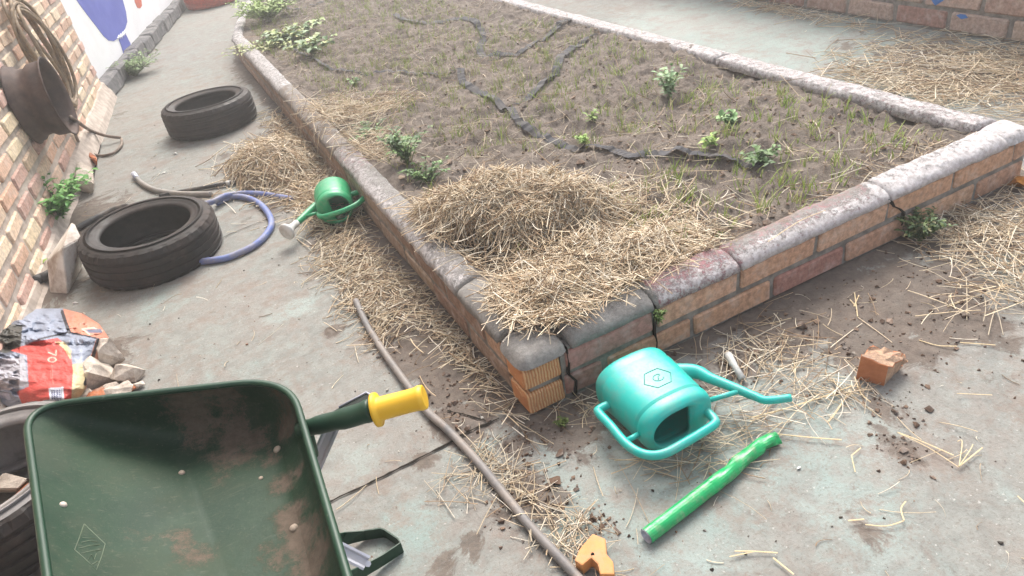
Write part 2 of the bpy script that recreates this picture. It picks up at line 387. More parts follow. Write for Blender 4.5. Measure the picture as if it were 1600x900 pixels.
g = grid('ground', -2.2, 4.2, -1.3, 5.2, .016, gh, M_ground, lambda x, y: ~((x > lx(y)+.05) & (x < XR-.05) & (y > .05)), {'dirt': dirtf, 'paint': paintf}); tag(g, 'worn concrete yard floor with faded blue green paint', None, kind='structure')
g2 = grid('ground', -4, 5.8, 5.2, 16, .07, lambda x, y: ground_h(x, y), M_ground, None, {'dirt': dirtf, 'paint': paintf}); tag(g2, 'worn concrete yard floor beyond the far half of the bed', kind='structure')
g3 = mesh('ground', [(-57, -57, -.02), (57, -57, -.02), (57, 57, -.02), (-57, 57, -.02)], [(0, 1, 2, 3)], M_ground, attrs={'dirt': [.0]*4, 'paint': [.2]*4}); tag(g3, 'flat concrete yard reaching away behind the walls', kind='structure')
so = grid('soil', .04, XR-.05, .04, YEND, .0125, soil_h, M_soil, lambda x, y: x > lx(y)+.03, None); tag(so, 'brown dry garden soil filling the raised bed', kind='structure')

# expansion joints / cracks in the concrete as narrow sunk strips of grit
def strip(pts, wd, z=.0035):
    V = []; F = []
    P = smooth_path([Vector((p.x, p.y, 0)) for p in pts], 10)
    for i, p in enumerate(P):
        a = P[max(i-1, 0)]; b = P[min(i+1, len(P)-1)]; n = Vector((-(b-a).y, (b-a).x, 0)).normalized()
        w_ = wd*(.5+.9*random.random()); o = n*random.uniform(-.0015, .0015)
        h = float(gh(np.array([p.x]), np.array([p.y]))[0])+z
        V += [p+n*w_/2+o+Vector((0, 0, h)), p-n*w_/2+o+Vector((0, 0, h))]
    for i in range(len(P)-1): F.append((2*i, 2*i+1, 2*i+3, 2*i+2))
    return V, F
V = []; F = []
for pts, wd in [([(440, 820), (505, 790), (600, 745), (690, 700), (780, 655)], .006), ([(330, 380), (400, 350), (440, 338)], .004),
                ([(168, 175), (160, 215), (140, 300)], .014), ([(760, 660), (700, 645)], .004)]:
    v, f = strip([at(*p) for p in pts], wd); b = len(V); V += v; F += [tuple(i+b for i in q) for q in f]
tag(mesh('ground_cracks', V, F, M_crack), 'dark cracks and slab joints in the concrete floor', kind='structure')

# ------------------------------------------------------------------ bricks
def brick_batch(items, jit=.0015, bev=.004):
    """items: (center, xdir, hx, hy, hz, colour); returns V,F,C"""
    V = []; F = []; C = []
    for c, xd, hx, hy, hz, col in items:
        xd = Vector(xd).normalized(); yd = Vector((-xd.y, xd.x, 0)); vs, fs = cbox(hx, hy, hz, bev)
        b = len(V)
        cj = {}
        for v in vs:
            k = (v[0] > 0, v[1] > 0, v[2] > 0)
            if k not in cj: cj[k] = Vector([random.uniform(-jit, jit) for _ in range(3)])
            V.append(Vector(c)+xd*v[0]+yd*v[1]+Vector((0, 0, v[2]))+cj[k]); C.append(col)
        F += [tuple(i+b for i in f) for f in fs]
    return V, F, C
def pick(pal):
    c = lin(random.choice(pal)); k = random.uniform(.85, 1.12); return tuple(min(1, x*k) for x in c)
bedpal = ['#cfa48a', '#d3ac90', '#cba085', '#bd8c7c', '#d4ae92', '#b08074', '#c9a488']
bed = empty('garden_bed_wall', (.9, 0, 0), 'low two-course brick wall round the soil bed, with cracked rounded coping in worn white and pink', 'garden wall')
bed_inv = Matrix.Translation((-.9, 0, 0))
def shift(V, d): return [Vector(v)-Vector(d) for v in V]
items = []; CP = .08; BH = .0315; P_ = .277; G_ = .016
x0 = .108
cols0 = ['#bf9086', '#d8ac90', '#d6a98c', '#d9b094', '#d6aa8c', '#d2a688', '#c99f84']
cols1 = ['#b2877c', '#cca084', '#d2a688', '#b48578', '#c99e84', '#d2aa8c', '#c79c82']
for cr in range(2):
    z = .04+cr*CP
    # corner header
    if cr: xs = [x0+k*P_ for k in range(8)]
    else: xs = [.10]+[x0+.117+k*P_ for k in range(8)]
    for k in range(len(xs)-1):
        a, b = xs[k]+G_/2, min(xs[k+1], XR-.004)-G_/2
        if b-a < .03: continue
        cc = lin((cols0 if cr else cols1)[k % 7]); items.append((((a+b)/2, .047+random.uniform(-.0015, .0015), z), (1, 0, 0), (b-a)/2, .045, BH, cc))
    # left + right sides
    for side in (0, 1):
        y = .10+(.0 if cr == side else -.0); y = .012 if (cr == 1) else .112
        y = .112 if side == 0 else y+.09
        y += (.138 if cr else 0)
        if cr and side == 0: items.append(((.0475, .112+.060, z), (0, 1, 0), .060, .045, BH, pick(bedpal)))
        while y < 8.8:
            y1 = y+P_-G_
            if side == 0: p = Vector((float(lx(y)), y, 0)); q = Vector((float(lx(y1)), y1, 0)); d = (q-p).normalized(); nrm = Vector((d.y, -d.x, 0)); cx = (p+q)/2+nrm*.0475
            else: p = Vector((XR, y, 0)); q = Vector((XR, y1, 0)); d = (q-p).normalized(); cx = (p+q)/2-Vector((.0475, 0, 0))
            c_ = pick(['#a89484', '#9d8474', '#b09a86', '#977c6c', '#a58c7a'] if side == 0 else bedpal)  # left face gets a duller palette: its shade and dirt are in the colour
            items.append(((cx.x, cx.y, z), d, (q-p).length/2, .045, BH, c_)); y += P_
V, F, C = brick_batch(items, .0025, .005)
brk = mesh('brickwork', shift(V, (.9, 0, 0)), F, M_brick, bed, col=np.array(C))
# corner header with wire-cut stripes
for z in (.04, .12):
    V, F, C = brick_batch([((.0525-.004, .0475, z), (1, 0, 0), .052, .049, BH, (0, 0, 0))], .0015, .006)
    tag(mesh('corner_brick', shift(V, (.9, 0, 0)), F, M_wire, bed), 'ribbed orange corner brick')
# mortar core
V = []; F = []
def core(p, q, nrm, th, z0, z1, V, F):
    b = len(V); n = max(2, int((q-p).length/.05))
    for i in range(n+1):
        c = p.lerp(q, i/n)
        for (o, z) in ((0, z0), (0, z1), (th, z1), (th, z0)):
            j = Vector((random.uniform(-.002, .002), random.uniform(-.002, .002), 0)); V.append(c+nrm*o+Vector((0, 0, z))+j)
    for i in range(n):
        for k in range(4): F.append((b+i*4+k, b+i*4+(k+1) % 4, b+(i+1)*4+(k+1) % 4, b+(i+1)*4+k))
    F.append((b, b+1, b+2, b+3)); F.append((b+n*4+3, b+n*4+2, b+n*4+1, b+n*4))
core(Vector((.104, .0095, 0)), Vector((XR-.006, .0095, 0)), Vector((0, 1, 0)), .075, -.01, .158, V, F)
core(Vector((.006, .09, 0)), Vector((.006, 4.9, 0)), Vector((1, 0, 0)), .075, -.01, .158, V, F)
core(Vector((.006, 4.9, 0)), Vector((.166, 5.7, 0)), Vector((1, -.2, 0)).normalized(), .075, -.01, .158, V, F)
core(Vector((.166, 5.7, 0)), Vector((float(lx(8.9))+.006, 8.9, 0)), Vector((1, -.26, 0)).normalized(), .075, -.01, .158, V, F)
core(Vector((XR-.006, .09, 0)), Vector((XR-.006, 8.9, 0)), Vector((-1, 0, 0)), .075, -.01, .158, V, F)
core(Vector((.012, .01, 0)), Vector((.096, .01, 0)), Vector((0, 1, 0)), .075, .0, .158, V, F)
mo = mesh('mortar', shift(V, (.9, 0, 0)), F, M_mortar, bed); fix_normals(mo)
# smeared mortar blob in the corner joint
# coping: segments with gaps
def cope_seg(P, wid, V, F, A, wfun, inner=1):
    """P: path points (outer edge), inner side to the right/left via sign"""
    n = len(P); b = len(V); K = 15
    prof = []
    for k in range(K):
        a = k/(K-1)
        s = -1+2*a
        # rounded loaf profile: across 0..1, height
        cx = a; hh = float(np.interp(a, [0, .04, .12, .28, .5, .78, .93, 1], [.0, .34, .60, .84, .95, 1.0, .92, 0]))
        prof.append((cx, hh)); continue
        ang = PI*(1-a); cx = .5+.5*math.copysign(abs(math.cos(ang))**.75, math.cos(ang)); hh = abs(math.sin(ang))**.42
        prof.append((cx, hh))
    for i, p in enumerate(P):
        a_ = P[max(i-1, 0)]; b_ = P[min(i+1, n-1)]; d = (b_-a_).normalized(); nr = Vector((d.y, -d.x, 0))*inner
        w_, hgt = wid
        en = min(i, n-1-i); ef = 1 if en > 0 else .90
        for k, (cx, hh) in enumerate(prof):
            o = -.004+cx*(w_+.006); q = p+nr*o
            nz = float(fbm(q.x*9, q.y*9+3, 3, 2)-.5)*.014+float(fbm(q.x*45, q.y*45, 3, 4)-.5)*.007
            z = .156+hh*(hgt*1.12*ef+nz)
            q = q+nr*((float(fbm(p.x*22+k*.7, p.y*22, 3, 3))-.5)*.008)
            V.append(Vector((q.x, q.y, z))); A.append(wfun(q.x, q.y, cx))
    for i in range(n-1):
        for k in range(K-1): F.append((b+i*K+k, b+i*K+k+1, b+(i+1)*K+k+1, b+(i+1)*K+k))
        F.append((b+i*K+K-1, b+i*K, b+(i+1)*K, b+(i+1)*K+K-1))
    F.append(tuple(b+k for k in range(K))); F.append(tuple(b+(n-1)*K+k for k in range(K))[::-1])
def wf_front(x, y, cx):   # white, pink, dirt
    w_ = .16+.0*x; pk = 0; dk = .1
    if x < .40: w_ = .26; pk = .0
    elif x < .68: w_ = .60-.22*cx; pk = .58+.4*(cx < .12)
    elif x < 1.19: w_ = .74-.55*cx; pk = .46+.3*(cx < .08); dk = .0+.62*cx
    else: w_ = .74-.15*cx; pk = .35+.3*(cx < .08); dk = .05
    return (w_, pk, dk)
def wf_left(x, y, cx):
    if y < .42: return (.30, .0, .1)
    if y < 1.45: return (.62-.25*cx, .2, .15+.15*cx)
    if y < 1.75: return (.5, .45, .2)
    if y < 3.0: return (.30, .25, .55)
    return (.55, .3, .2)
def wf_right(x, y, cx): return (.58, .44, .12 if y > .5 else .0)
V = []; F = []; A = []
def segs(fn, s0, s1, cuts, wid, wfun, inner):
    cs = [s0]+cuts+[s1]
    for a, b in zip(cs[:-1], cs[1:]):
        L = b-a; n = max(3, int(L/.018)); g = .0035
        P = [Vector((*fn(a+g+(L-2*g)*i/n), 0)) for i in range(n+1)]
        cope_seg(P, wid, V, F, A, wfun, inner)
segs(lambda s: (s, .0), .132, XR-.12, [.385, .66, 1.215], (.092, .034), wf_front, -1)
segs(lambda s: (float(lx(s)), s), .132, 8.8, [.40, 1.78, 4.9], (.088, .034), wf_left, 1)
segs(lambda s: (XR, s), .11, 8.8, [1.35, 5.0], (.125, .034), wf_right, -1)
# corner slabs (rounded lumps)
def corner_lump(x0, x1, y0, y1, rc, wf, V, F, A, hgt=.034, n=22):
    b = len(V)
    for j in range(n+1):
        for i in range(n+1):
            u = i/n*2-1; v = j/n*2-1
            # squircle mapping
            r = max(abs(u), abs(v)); e = 4.5; m_ = (abs(u)**e+abs(v)**e)**(1/e); k = (r/m_ if m_ > 0 else 1)
            U = u*k; W = v*k
            x = (x0+x1)/2+U*(x1-x0)/2; y = (y0+y1)/2+W*(y1-y0)/2
            hh = max(0, 1-r**5)**.75
            nz = float(fbm(x*9, y*9+3, 3, 2)-.5)*.014+float(fbm(x*45, y*45, 3, 4)-.5)*.007
            V.append(Vector((x, y, .157+hh*(hgt+nz)))); A.append(wf(x, y, .5))
    for j in range(n):
        for i in range(n): F.append((b+j*(n+1)+i, b+j*(n+1)+i+1, b+(j+1)*(n+1)+i+1, b+(j+1)*(n+1)+i))
corner_lump(-.012, .128, -.012, .128, .03, lambda x, y, c: (.24, 0, .05), V, F, A)
corner_lump(XR-.13, XR+.006, -.006, .115, .03, lambda x, y, c: (.7, .2, 0), V, F, A)
A = np.array(A)
cp = mesh('coping', shift(V, (.9, 0, 0)), F, M_cope, bed, smooth=True, attrs={'white': A[:, 0], 'pink': A[:, 1], 'dirt': A[:, 2]})
fix_normals(cp)
# cracks that run down through the bricks
def crackline(pts, w_):
    V = []; F = []
    for i, (x, y, z) in enumerate(pts):
        ww = (w_[i] if hasattr(w_, '__len__') else w_)*.6
        V += [Vector((x-ww/2, y, z)), Vector((x+ww/2, y, z)), Vector((x+ww/2, y+.05, z)), Vector((x-ww/2, y+.05, z))]
    for i in range(len(pts)-1):
        for k in range(4): F.append((4*i+k, 4*i+(k+1) % 4, 4*i+4+(k+1) % 4, 4*i+4+k))
    return V, F
for pts, w_ in [([(1.205, -.0005, .165), (1.222, -.001, .15), (1.235, -.001, .13), (1.262, -.001, .112), (1.285, -.001, .09), (1.28, -.001, .05)], [.010, .014, .012, .012, .012, .008]),
                ([(.386, -.0008, .165), (.384, -.001, .12), (.379, -.001, .085), (.384, -.001, .05), (.380, -.001, .01)], [.005, .006, .01, .005, .004]),
                ([(.122, -.0008, .165), (.124, -.001, .12), (.118, -.001, .08), (.135, -.001, .05), (.128, -.001, .005)], [.006, .009, .010, .012, .014])]:
    V, F = crackline(pts, w_); V = shift(V, (.9, 0, 0)); mesh('crack', V, F, M_crack, bed)

# ------------------------------------------------------------------ strands (straw, grass)
def strands(name, base, dirs, L, R0, R1, bend, cols, m, K=4, parent=None, flatten=1.0):
    N = len(base); t = np.linspace(0, 1, K)[None, :, None]
    dirs = dirs/np.linalg.norm(dirs, axis=1, keepdims=True)
    P = base[:, None]+dirs[:, None]*L[:, None, None]*(t-.0)+bend[:, None]*(t**2)
    up = np.where(np.abs(dirs[:, 2:3]) > .9, np.array([[1., 0, 0]]), np.array([[0., 0, 1]]))
    s1 = np.cross(dirs, up); s1 /= np.linalg.norm(s1, axis=1, keepdims=True); s2 = np.cross(s1, dirs)
    R = (R0[:, None]*(1-t[:, :, 0])+R1[:, None]*t[:, :, 0])
    V = np.zeros((N, K, 3, 3))
    for k, a in enumerate((.5, .5+2*PI/3, .5+4*PI/3)):
        V[:, :, k] = P+(s1[:, None]*math.cos(a)+s2[:, None]*math.sin(a)*flatten)*R[..., None]
    V = V.reshape(-1, 3); idx = np.arange(N*K*3).reshape(N, K, 3); F = []
    for k in range(3):
        k2 = (k+1) % 3
        F.append(np.stack([idx[:, :-1, k], idx[:, :-1, k2], idx[:, 1:, k2], idx[:, 1:, k]], -1).reshape(-1, 4))
    F = np.concatenate(F); C = np.repeat(cols, K*3, axis=0)
    return mesh(name, V, F, m, parent, col=C, smooth=True)
def straw_cols(n, lo=.75, hi=1.15, warm=None):
    pal = np.array([lin(h) for h in (warm or ['#decdb0', '#d4c0a0', '#e8dcc4', '#c6ae90', '#dcc8ac', '#a98f72', '#cfc0a8', '#f0e6d4', '#8f7860'])])
    return pal[rng.integers(0, len(pal), n)]*rng.uniform(lo, hi, (n, 1))
def hump(x, y, c, rx, ry, ang, H, p=1.0):
    dx = x-c[0]; dy = y-c[1]; ca, sa = math.cos(ang), math.sin(ang)
    r2 = ((dx*ca+dy*sa)/rx)**2+((-dx*sa+dy*ca)/ry)**2
    return H*np.clip(1-r2, 0, 1)**p
def pile(name, n, sampler, surf, under, thick, label, Lr=(.05, .14), R=.0014, az=None, azs=9., tilt=.25, lo=.75, hi=1.15, warm=None, K=5, bend=.018):
    x, y = sampler(n); n = len(x)
    zt = surf(x, y); zu = under(x, y); hgt = zt-zu
    top = rng.random(n)**.45
    z = zu+np.maximum(hgt*top, 0)+rng.random(n)*thick
    e = .02; gx = (surf(x+e, y)-surf(x-e, y))/(2*e); gy = (surf(x, y+e)-surf(x, y-e))/(2*e)
    a = (rng.random(n)*2*PI if az is None else rng.normal(az, azs, n))
    d = np.stack([np.cos(a), np.sin(a), np.zeros(n)], -1); d[:, 2] = np.clip(gx*d[:, 0]+gy*d[:, 1], -1.2, 1.2)*.9+rng.normal(0, tilt, n)*.5
    d /= np.linalg.norm(d, axis=1, keepdims=True)
    L = rng.uniform(*Lr, n)*rng.choice([.5, .8, 1, 1, 1.3], n); r = R*rng.uniform(.55, 1.35, n)
    b = np.stack([rng.normal(0, bend, n), rng.normal(0, bend, n), rng.normal(-bend*.4, bend*.5, n)], -1)
    base = np.stack([x, y, z], -1)-d*L[:, None]*.5
    # keep both ends above what lies beneath
    for s in (0., 1.):
        q = base+d*(L*s)[:, None]+b*s*s; lowm = under(q[:, 0], q[:, 1])+.002-q[:, 2]
        base[:, 2] += np.maximum(lowm, 0)*.5
    q = base+d*L[:, None]+b; low = under(q[:, 0], q[:, 1])+.002; b[:, 2] += np.maximum(low-q[:, 2], 0)
    low0 = under(base[:, 0], base[:, 1])+.002; base[:, 2] = np.maximum(base[:, 2], low0)
    o = strands(name, base, d, L, r, r*.8, b, straw_cols(n, lo, hi, warm), M_straw, K)
    return tag(o, label, 'straw', kind='stuff')
def gauss(c, sx, sy, ang=0):
    def f(n):
        u = rng.normal(0, 1, n)*sx; v = rng.normal(0, 1, n)*sy; ca, sa = math.cos(ang), math.sin(ang)
        return c[0]+u*ca-v*sa, c[1]+u*sa+v*ca
    return f
def multi(parts):
    def f(n):
        X = []; Y = []
        w_ = sum(p[0] for p in parts)
        for k, g in parts:
            x, y = g(max(1, int(n*k/w_))); X.append(x); Y.append(y)
        return np.concatenate(X), np.concatenate(Y)
    return f
def under_all(x, y):
    """soil inside the bed, coping on its rim, ground outside"""
    x = np.asarray(x, float); y = np.asarray(y, float); s = soil_h(x, y)
    ins = (x > lx(y)) & (x < XR) & (y > 0)
    rim = ins & ((x < lx(y)+.09) | (x > XR-.125) | (y < .09))
    z = np.where(ins, s, gh(x, y)); return np.where(rim, np.maximum(.205, 0), z)
# main heap in the bed
hc = at(800, 345, .22); hc = (hc.x, hc.y)
def heap_surf(x, y):
    b = under_all(x, y)
    h = hump(x, y, (.31, .65), .33, .18, -.72, .150, .5)+hump(x, y, (.30, .20), .34, .15, .05, .055, .7)+hump(x, y, (.36, .40), .24, .14, -.3, .03, .8)
    h = h*(.85+.3*fbm(x*9, y*9, 3, 1)); return np.maximum(soil_h(x, y), np.where((x < .09) | (y < .09), 0, 0)+soil_h(x, y))+h
xs = np.linspace(.0, 1, 90); ys = np.linspace(.02, 1, 90); X, Y = np.meshgrid(xs, ys)
Hh = heap_surf(X, Y)-soil_h(X, Y); Z = soil_h(X, Y)+Hh*.86-.006+.012*(fbm(X*40, Y*40, 3, 5)-.5)
V = np.stack([X, Y, Z], -1).reshape(-1, 3); I = np.arange(8100).reshape(90, 90)
Fq = np.stack([I[:-1, :-1], I[:-1, 1:], I[1:, 1:], I[1:, :-1]], -1).reshape(-1, 4)
keep = (Hh.ravel()[Fq].min(1) > .012) & (V[Fq][:, :, 0].min(1) > .07) & (V[Fq][:, :, 1].min(1) > .07)
basemound = (V, Fq[keep])
def heap_under(x, y):
    u = under_all(x, y); return u
def heap_sampler(n):
    x, y = multi([(6, gauss((.31, .64), .155, .085, -.72)), (3.6, gauss((.30, .21), .15, .07, .05)), (1.6, gauss((.38, .40), .12, .07, -.3)), (.8, gauss((.17, .14), .05, .045)), (.5, gauss((.62, .22), .09, .06, .3)), (.35, gauss((.62, .5), .1, .1))])(n)
    k = (x > .03) & (y > .03) & (y < 1.05); return x[k], y[k]
def heap_top(x, y): return np.maximum(heap_surf(x, y), under_all(x, y)+.004)
hp = pile('straw_heap', 15000, heap_sampler, heap_top, lambda x, y: np.maximum(under_all(x, y), heap_surf(x, y)*.9+under_all(x, y)*.1-.01), .014, 'big pale heap of loose straw piled on the soil in the near corner of the bed', (.04, .13), .00135, tilt=.3)
hb = mesh('straw_underlayer', basemound[0], basemound[1], M_strawbase, hp, smooth=True)
# thin scatter over the soil
def soil_sampler(n):
    x = rng.uniform(.12, XR-.13, n); y = .1+rng.random(n)**1.5*6.5
    d = fbm(x*2.2, y*2.2, 3, 6); k = (rng.random(n) < (.25+1.6*(d-.4))) & (x > lx(y)+.11); return x[k], y[k]
pile('straw_litter', 3200, soil_sampler, lambda x, y: soil_h(x, y)+.006, soil_h, .006, 'thin scatter of dry straw stalks lying over the bare soil', (.03, .13), .0013, tilt=.25, lo=.6, hi=1.05)
pile('straw_litter', 6500, soil_sampler, lambda x, y: soil_h(x, y)+.003, soil_h, .003, 'fine broken straw bits trodden into the bare soil', (.008, .03), .001, tilt=.3, lo=.5, hi=1.0)
pile('straw_patch', 1300, multi([(1, gauss((.17, 2.25), .09, .16)), (.4, gauss((.35, 2.2), .10, .08)), (.4, gauss((.16, 1.7), .06, .12))]), lambda x, y: under_all(x, y)+.02, under_all, .012, 'flat patch of straw on the soil beside the left coping, further back', (.05, .15), .0014)
# straw along the left face of the bed
def left_s(parts):
    g = multi(parts)
    def f(n):
        x, y = g(n); k = (x < lx(y)-.012); return x[k], y[k]
    return f
pile('straw_drift', 1900, left_s([(3, gauss((-.14, .93), .055, .22, .06)), (1.6, gauss((-.17, 1.15), .06, .14)), (1, gauss((-.05, .55), .03, .22)), (.8, gauss((-.03, .3), .02, .16)), (1.0, gauss((-.19, .80), .04, .08)), (.4, gauss((-.2, .62), .03, .05))]),
     lambda x, y: gh(x, y)+.022*np.exp(-((x+.12)/.09)**2), gh, .010, 'brown trampled straw drifted along the outer left face of the bed, between the green can and the near corner', (.03, .11), .0015, lo=.6, hi=1.05, tilt=.2)
pile('straw_drift', 4200, left_s([(3, gauss((-.20, 2.28), .10, .20, .15)), (1.3, gauss((-.10, 1.75), .07, .2)), (.8, gauss((-.05, 2.6), .04, .3)), (1.2, gauss((-.11, 1.85), .04, .16))]),
     lambda x, y: gh(x, y)+hump(x, y, (-.21, 2.3), .23, .34, .12, .12, .9), gh, .012, 'heap of coarse straw on the path between the far loose tyre and the bed', (.06, .19), .0020, lo=.8, hi=1.15, tilt=.4)
xs = np.linspace(-.5, 0, 40); ys = np.linspace(1.8, 2.75, 50); X, Y = np.meshgrid(xs, ys); Hh = hump(X, Y, (-.21, 2.3), .23, .34, .12, .12, .9)
V = np.stack([X, Y, gh(X, Y)+Hh*.8-.006], -1).reshape(-1, 3); I = np.arange(2000).reshape(50, 40)
Fq = np.stack([I[:-1, :-1], I[:-1, 1:], I[1:, 1:], I[1:, :-1]], -1).reshape(-1, 4); Fq = Fq[Hh.ravel()[Fq].min(1) > .01]
mesh('straw_underlayer', V, Fq, M_strawbase, bpy.data.objects['straw_drift.001'] if 'straw_drift.001' in bpy.data.objects else None, smooth=True)
# front and right
def clipfront(parts):
    g = multi(parts)
    def f(n):
        x, y = g(n); k = (y < -.01) | (x > XR+.02); return x[k], y[k]
    return f
def AP(u, v): p = at(u, v); return (p.x, p.y)
pile('straw_scatter', 460, clipfront([(1, gauss((.14, -.05), .10, .025)), (1.2, gauss((.20, -.30), .08, .05)), (1.3, gauss(AP(1170, 600), .11, .05)), (1.2, gauss(AP(1200, 560), .10, .05)), (1.6, gauss(AP(1230, 640), .12, .035, .25)), (.9, gauss(AP(1320, 610), .05, .035)), (.9, gauss(AP(1120, 690), .06, .035)), (.7, gauss(AP(1050, 560), .1, .05)), (.8, gauss(AP(1190, 520), .10, .05))]),
     lambda x, y: gh(x, y)+.008, gh, .006, 'loose straw stalks strewn on the concrete round the teal watering can', (.03, .15), .0011, lo=.65, hi=1.05, tilt=.12)
pile('straw_scatter', 270, multi([(1, gauss(AP(790, 730), .018, .10, .25)), (1, gauss(AP(860, 820), .035, .09, .2)), (.6, gauss(AP(740, 750), .04, .04)), (.6, gauss(AP(900, 835), .03, .03))]),
     lambda x, y: gh(x, y)+.008, gh, .006, 'strands of straw caught along the lower end of the grey pipe', (.03, .12), .0010, lo=.6, hi=1.0, tilt=.12)
pile('straw_drift', 900, clipfront([(2, gauss(AP(1580, 400), .13, .10)), (1.6, gauss(AP(1600, 330), .13, .1)), (1.4, gauss(AP(1500, 360), .08, .07)), (.8, gauss(AP(1560, 450), .12, .06)), (.8, gauss(AP(1640, 370), .1, .1))]),
     lambda x, y: gh(x, y)+.02, gh, .012, 'bright loose straw spread on the ground outside the right end of the front wall', (.05, .18), .0013, lo=.75, hi=1.1, tilt=.15)
pile('straw_drift', 1900, clipfront([(3, gauss(AP(1520, 110), .17, .30, .0)), (2, gauss(AP(1450, 130), .14, .25)), (2, gauss(AP(1580, 130), .25, .2)), (1.2, gauss(AP(1420, 140), .05, .2)), (.7, gauss((2.90, 1.9), .04, .3)), (1.5, gauss(AP(1600, 90), .2, .3)), (.5, gauss((2.93, 2.3), .03, .2))]),
     lambda x, y: gh(x, y)+.022, gh, .012, 'tangle of straw on the pale strip of floor at the foot of the right hand brick wall', (.08, .24), .0017, lo=.75, hi=1.1, tilt=.15)
def scat(n):
    x = rng.uniform(-.35, 1.9, n); y = rng.uniform(-1.0, -.02, n); k = rng.random(n) < .5+.5*(x > .5); return x[k], y[k]
pile('straw_scatter', 220, scat, lambda x, y: gh(x, y)+.002, gh, .003, 'odd single straw stalks dropped across the bare concrete in front of the bed', (.012, .07), .0009, lo=.7, hi=1.1, tilt=.04)
def scat2(n): return rng.uniform(-1.1, -.25, n), rng.uniform(0, 3.2, n)
pile('straw_scatter', 110, scat2, lambda x, y: gh(x, y)+.002, gh, .003, 'odd straw stalks dropped on the path between the wall and the bed', (.015, .07), .0012, lo=.6, hi=1.0, tilt=.04)
# hand placed long stalks on the concrete at right (px polylines)
V = []; F = []
for pts in [[(1402, 677), (1450, 700), (1498, 730)], [(1402, 677), (1440, 690), (1490, 712)], [(1498, 730), (1503, 692), (1496, 690)], [(1498, 730), (1515, 705), (1520, 695)], [(1498, 730), (1535, 700)],
            [(1148, 863), (1180, 862), (1215, 864)], [(1140, 870), (1180, 862)], [(1330, 713), (1336, 738)], [(1330, 713), (1345, 700)], [(1325, 815), (1350, 812)], [(1352, 820), (1385, 822), (1412, 815)], [(1412, 815), (1408, 795), (1415, 785)],
            [(1436, 532), (1465, 540), (1495, 542)], [(1500, 536), (1555, 540)], [(1495, 616), (1550, 618)], [(1205, 678), (1260, 684), (1315, 689)], [(1480, 480), (1520, 465), (1570, 447)], [(1335, 458), (1340, 495)], [(1328, 470), (1338, 480)], [(1342, 462), (1334, 480)], [(1208, 872), (1240, 898)], [(1590, 775), (1605, 790)], [(1170, 655), (1260, 630), (1330, 605)], [(1172, 658), (1280, 622), (1340, 615)], [(1330, 605), (1310, 640), (1295, 660)], [(1335, 590), (1345, 615), (1360, 630)], [(1240, 560), (1243, 590)], [(1290, 330), (1250, 345), (1200, 378)]]:
    z = .006 if pts[0][1] > 400 else .21
    P = smooth_path([at(u, v, z) + Vector((0, 0, random.uniform(0, .004))) for u, v in pts], 4)
    V, F = tube_vf(P, [random.uniform(.0009, .0017)]*len(P), 5, True, .6, V, F)
o = mesh('straw_stalks', V, F, M_straw, col=straw_cols(len(V), 1, 1, ['#d8c39c'])); tag(o, 'longer split straw stalks lying singly on the concrete around the broken brick', 'straw', kind='stuff')

# ------------------------------------------------------------------ pebbles and clods
def hull_rock(r, n=12, sq=(1, 1, .7), seed=0):
    rr = random.Random(seed); bm = bmesh.new()
    for _ in range(n):
        v = Vector((rr.gauss(0, 1), rr.gauss(0, 1), rr.gauss(0, 1))).normalized()*r*rr.uniform(.75, 1.1); bm.verts.new((v.x*sq[0], v.y*sq[1], v.z*sq[2]))
    res = bmesh.ops.convex_hull(bm, input=bm.verts); bmesh.ops.delete(bm, geom=[g for g in res['geom_interior'] if isinstance(g, bmesh.types.BMVert)], context='VERTS')
    return bm
protos = []
for s in range(6):
    bm = hull_rock(1, 10, (1, 1, .7), s); bm.verts.ensure_lookup_table(); bm.verts.index_update()
    protos.append((np.array([v.co[:] for v in bm.verts]), [tuple(v.index for v in f.verts) for f in bm.faces])); bm.free()
def pebbles(name, xy, hf, rad, cols, label):
    V = []; F = []; C = []
    x, y = xy; z = hf(x, y)
    for i in range(len(x)):
        pv, pf = protos[i % 6]; a = random.random()*6.28; ca, sa = math.cos(a), math.sin(a); r = rad[i]; b = len(V)
        for p in pv: V.append((x[i]+(p[0]*ca-p[1]*sa)*r, y[i]+(p[0]*sa+p[1]*ca)*r, z[i]+(p[2]+.25)*r)); C.append(cols[i])
        F += [tuple(q+b for q in f) for f in pf]
    return tag(mesh(name, V, F, M_brick, col=np.array(C)), label, 'pebbles', kind='stuff')
n = 5200; x = rng.uniform(.11, XR-.13, n); y = .1+rng.random(n)**1.6*5; k = x > lx(y)+.1; x, y = x[k], y[k]; n = len(x)
cc = np.array([lin('#8a7464'), lin('#9a8574'), lin('#76634f'), lin('#b09c88'), lin('#6b594c')])[rng.integers(0, 5, n)]
pebbles('soil_clods', (x, y), soil_h, rng.gamma(1.6, .0022, n)+.0012, cc, 'small clods and crumbs of earth over the bed')
n = 2600; x = rng.uniform(-1.25, 2.2, n); y = rng.uniform(-1.0, 3.8, n); k = ~((x > -.02) & (x < XR+.02) & (y > -.02)); x, y = x[k], y[k]; n = len(x)
cc = np.array([lin('#5e554c'), lin('#a59c90'), lin('#403a35'), lin('#8d6c58'), lin('#c9c4ba')])[rng.choice(5, n, p=[.3, .2, .25, .15, .1])]
pebbles('grit', (x, y), gh, rng.gamma(1.2, .0010, n)+.0008, cc, 'specks of grit and crumbs of dirt on the concrete floor')
n = 1500; i_ = rng.integers(0, 22, n); cx = np.array([DB[j][0].x for j in i_]); cy = np.array([DB[j][0].y for j in i_]); rr_ = np.array([DB[j][1] for j in i_])
x = cx+rng.normal(0, .6, n)*rr_; y = cy+rng.normal(0, .6, n)*rr_; k = ~((x > -.02) & (x < XR+.02) & (y > -.02)); x, y = x[k], y[k]; n = len(x)
